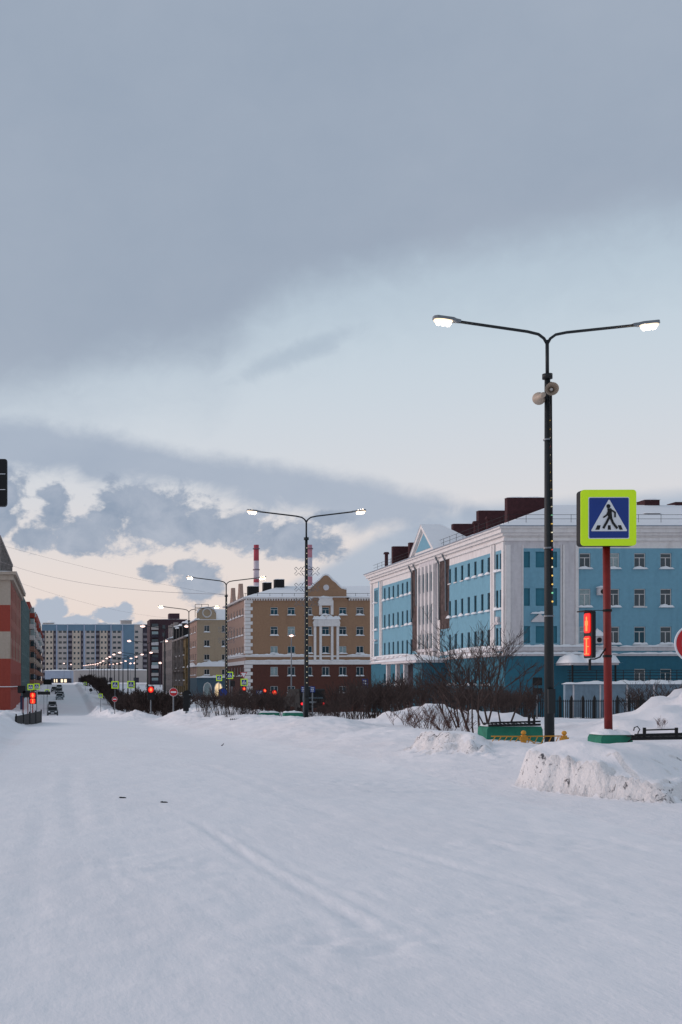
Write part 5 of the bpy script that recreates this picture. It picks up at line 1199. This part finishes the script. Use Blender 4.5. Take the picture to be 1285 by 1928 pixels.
# ---------------------------------------------------------------- shrubs
def shrub_mesh(seed, H_, spread, stems, depth, r0, name='branches', matl=MWOOD, rmin=.006, kids_=(3, 5), t0=.6, emb=.4, up=-.1):
    rnd = random.Random(seed); m = MB()
    def grow(p, d_, L, r_, k):
        n = 3 if k > 1 else 2; pts = [p]; rs = [r_]; q = p.copy(); dd = d_.copy()
        for i in range(n):
            dd = (dd+Vector((rnd.uniform(-.22, .22), rnd.uniform(-.22, .22), rnd.uniform(-.06, .14)))).normalized(); q = q+dd*L/n; pts.append(q.copy()); rs.append(max(rmin*.7, r_*(1-.5*(i+1)/n)))
        m.tube(pts, rs, 5 if r_ > .02 else 3, cap=False)
        if k <= 0: return
        for c_ in range(rnd.randint(*kids_)):
            t = rnd.uniform(.3 if k < depth else t0, 1.0); i = min(n-1, int(t*n)); pp = pts[i].lerp(pts[i+1], t*n-i)
            a_ = rnd.uniform(0, 6.283); o_ = Vector((math.cos(a_), math.sin(a_), rnd.uniform(up, up+.6)))
            nd_ = (dd*rnd.uniform(.7, 1.1)+o_*rnd.uniform(.45, .85)).normalized()
            grow(pp, nd_, L*rnd.uniform(.5, .75), max(rmin, r_*.55), k-1)
    for s in range(stems):
        a_ = rnd.uniform(0, 6.283); sp = rnd.uniform(.15, 1)*spread
        grow(Vector((math.cos(a_)*.18, math.sin(a_)*.18, -emb)), Vector((math.cos(a_)*sp, math.sin(a_)*sp, 1)).normalized(), H_*rnd.uniform(.45, .65), r0*rnd.uniform(.7, 1), depth)
    return m.data(name, matl)
SH = [shrub_mesh(s, 2.15, .5, 8, 3, .024, rmin=.010, t0=.62, emb=.15, up=.15, kids_=(2, 4)) for s in (1, 2, 3, 4)]
SHR = [shrub_mesh(s, 1.2, .7, 9, 2, .012, matl=MWOODR, rmin=.006) for s in (11, 12, 13)]
HG = [shrub_mesh(s, 2.2, .5, 10, 3, .03, rmin=.022) for s in (21, 22, 23)]
def put(me, x, y, lab, grp, s=1.0, name='shrub', cat='shrub', zoff=0):
    o = bpy.data.objects.new(name, me); COL.objects.link(o); o.location = (x, y, hz(x, y)+zoff); o.rotation_euler[2] = random.uniform(0, 6.3); o.scale = (s, s, s*random.uniform(.9, 1.1))
    tag(o, lab, cat, grp); return o
# the big bare tree clump right of centre
for (px, Y, s, sd, lab) in ((905, 38, 1.05, 31, 'tall bare dark leafless bush with crooked branches before the blue building'), (940, 40, .85, 32, 'bare dark bush just right of the tall crooked one before the blue building'), (872, 41, .75, 33, 'bare bush left of the tall crooked one, near the blue vestibule')):
    me = shrub_mesh(sd, 3.9*s, .6, 5, 4, .045, rmin=.006, kids_=(2, 4)); x = (px-CX)*Y/F; put(me, x, Y, lab, None, name='bare_tree', cat='tree', zoff=-.1)
put(SHR[0], (860-CX)*31/F, 31, 'small reddish twiggy shrub in the snow before the tall bare bush', None, 1.0); put(SHR[1], (800-CX)*40/F, 40, 'reddish twiggy shrub left of the tall bare bush', None, 1.1)
put(SHR[2], (760-CX)*44/F, 44, 'reddish twigs at the right end of the dark thicket', None, 1.1); put(SHR[0], (1218-CX)*34/F, 33.2, 'lone thin twig on the right snow mound', None, .3)
def cl(px, L_, pre):
    for m_, t in L_:
        if px < m_: return pre+t, pre.replace('shrub', 'shrubs')+t
g1 = 'bare shrubs of the roadside thicket'; l1 = 'bare dark shrub in the dense roadside thicket between the second lamp and the blue building'
for k in range(44):
    px = random.uniform(600, 825); Y = random.uniform(54, 78); put(random.choice(SH), (px-CX)*Y/F, Y, *cl(px, ((690, 'just right of the second lamp post'), (760, 'before the gap between brown and blue buildings'), (900, 'before the porch of the blue building')), 'bare dark shrub in the dense thicket '), random.uniform(.8, 1.12)*(.5 if px < 630 else 1))
l2 = 'bare dark shrub in the thicket between the third and the second lamp'; g2 = 'bare shrubs between third and second lamp'
for k in range(36):
    px = random.uniform(370, 600); Y = random.uniform(60, 76); put(random.choice(SH), (px-CX)*Y/F, Y, *cl(px, ((430, 'around the third lamp post'), (500, 'before the left corner of the brown building'), (900, 'left of the second lamp post')), 'bare dark shrub of the low hedge '), random.uniform(.5, .8)*(.5 if px > 540 else 1))
l3 = 'bare dark shrub in the hedge between the far lamp posts and the no entry sign'; g3 = 'bare shrubs of the far hedge'
for k in range(38):
    px = random.uniform(225, 345); Y = random.uniform(118, 170); put(random.choice(HG), (px-CX)*Y/F, Y, *cl(px, ((290, 'left of and below the red traffic light'), (900, 'behind the small round no entry sign')), 'bare dark shrub in the hedge '), random.uniform(.8, 1.25), zoff=.0)
l4 = 'distant dark shrub in the hedge row beside the rising avenue'; g4 = 'distant shrubs beside the avenue'
for k in range(30):
    px = random.uniform(160, 232); Y = F*9.5/(px-CX)+random.uniform(-10, 25); Y = min(Y, 420); put(random.choice(HG), (px-CX)*Y/F, Y, l4, g4, random.uniform(.75, 1.1)*min(1.8, Y/170), zoff=.3)
l5 = 'bare shrub behind the iron fence before the blue building'; g5 = 'bare shrubs behind the iron fence'
for k in range(30):
    px = random.uniform(850, 1010) if k < 18 else random.uniform(1180, 1300); Y = random.uniform(82, 95); put(random.choice(SH), (px-CX)*Y/F, Y, *cl(px, ((1100, 'left of the nearest lamp post'), (1400, 'near the right edge')), 'bare shrub behind the iron fence '), random.uniform(.9, 1.3))
l6 = 'bare shrub in front of the iron fence left of the nearest lamp'; g6 = 'bare shrubs left of the nearest lamp'
for k in range(12):
    px = random.uniform(830, 1000); Y = random.uniform(55, 75); put(random.choice(SH), (px-CX)*Y/F, Y, l6, g6, random.uniform(.7, 1.0))
print('objects', len(bpy.data.objects))
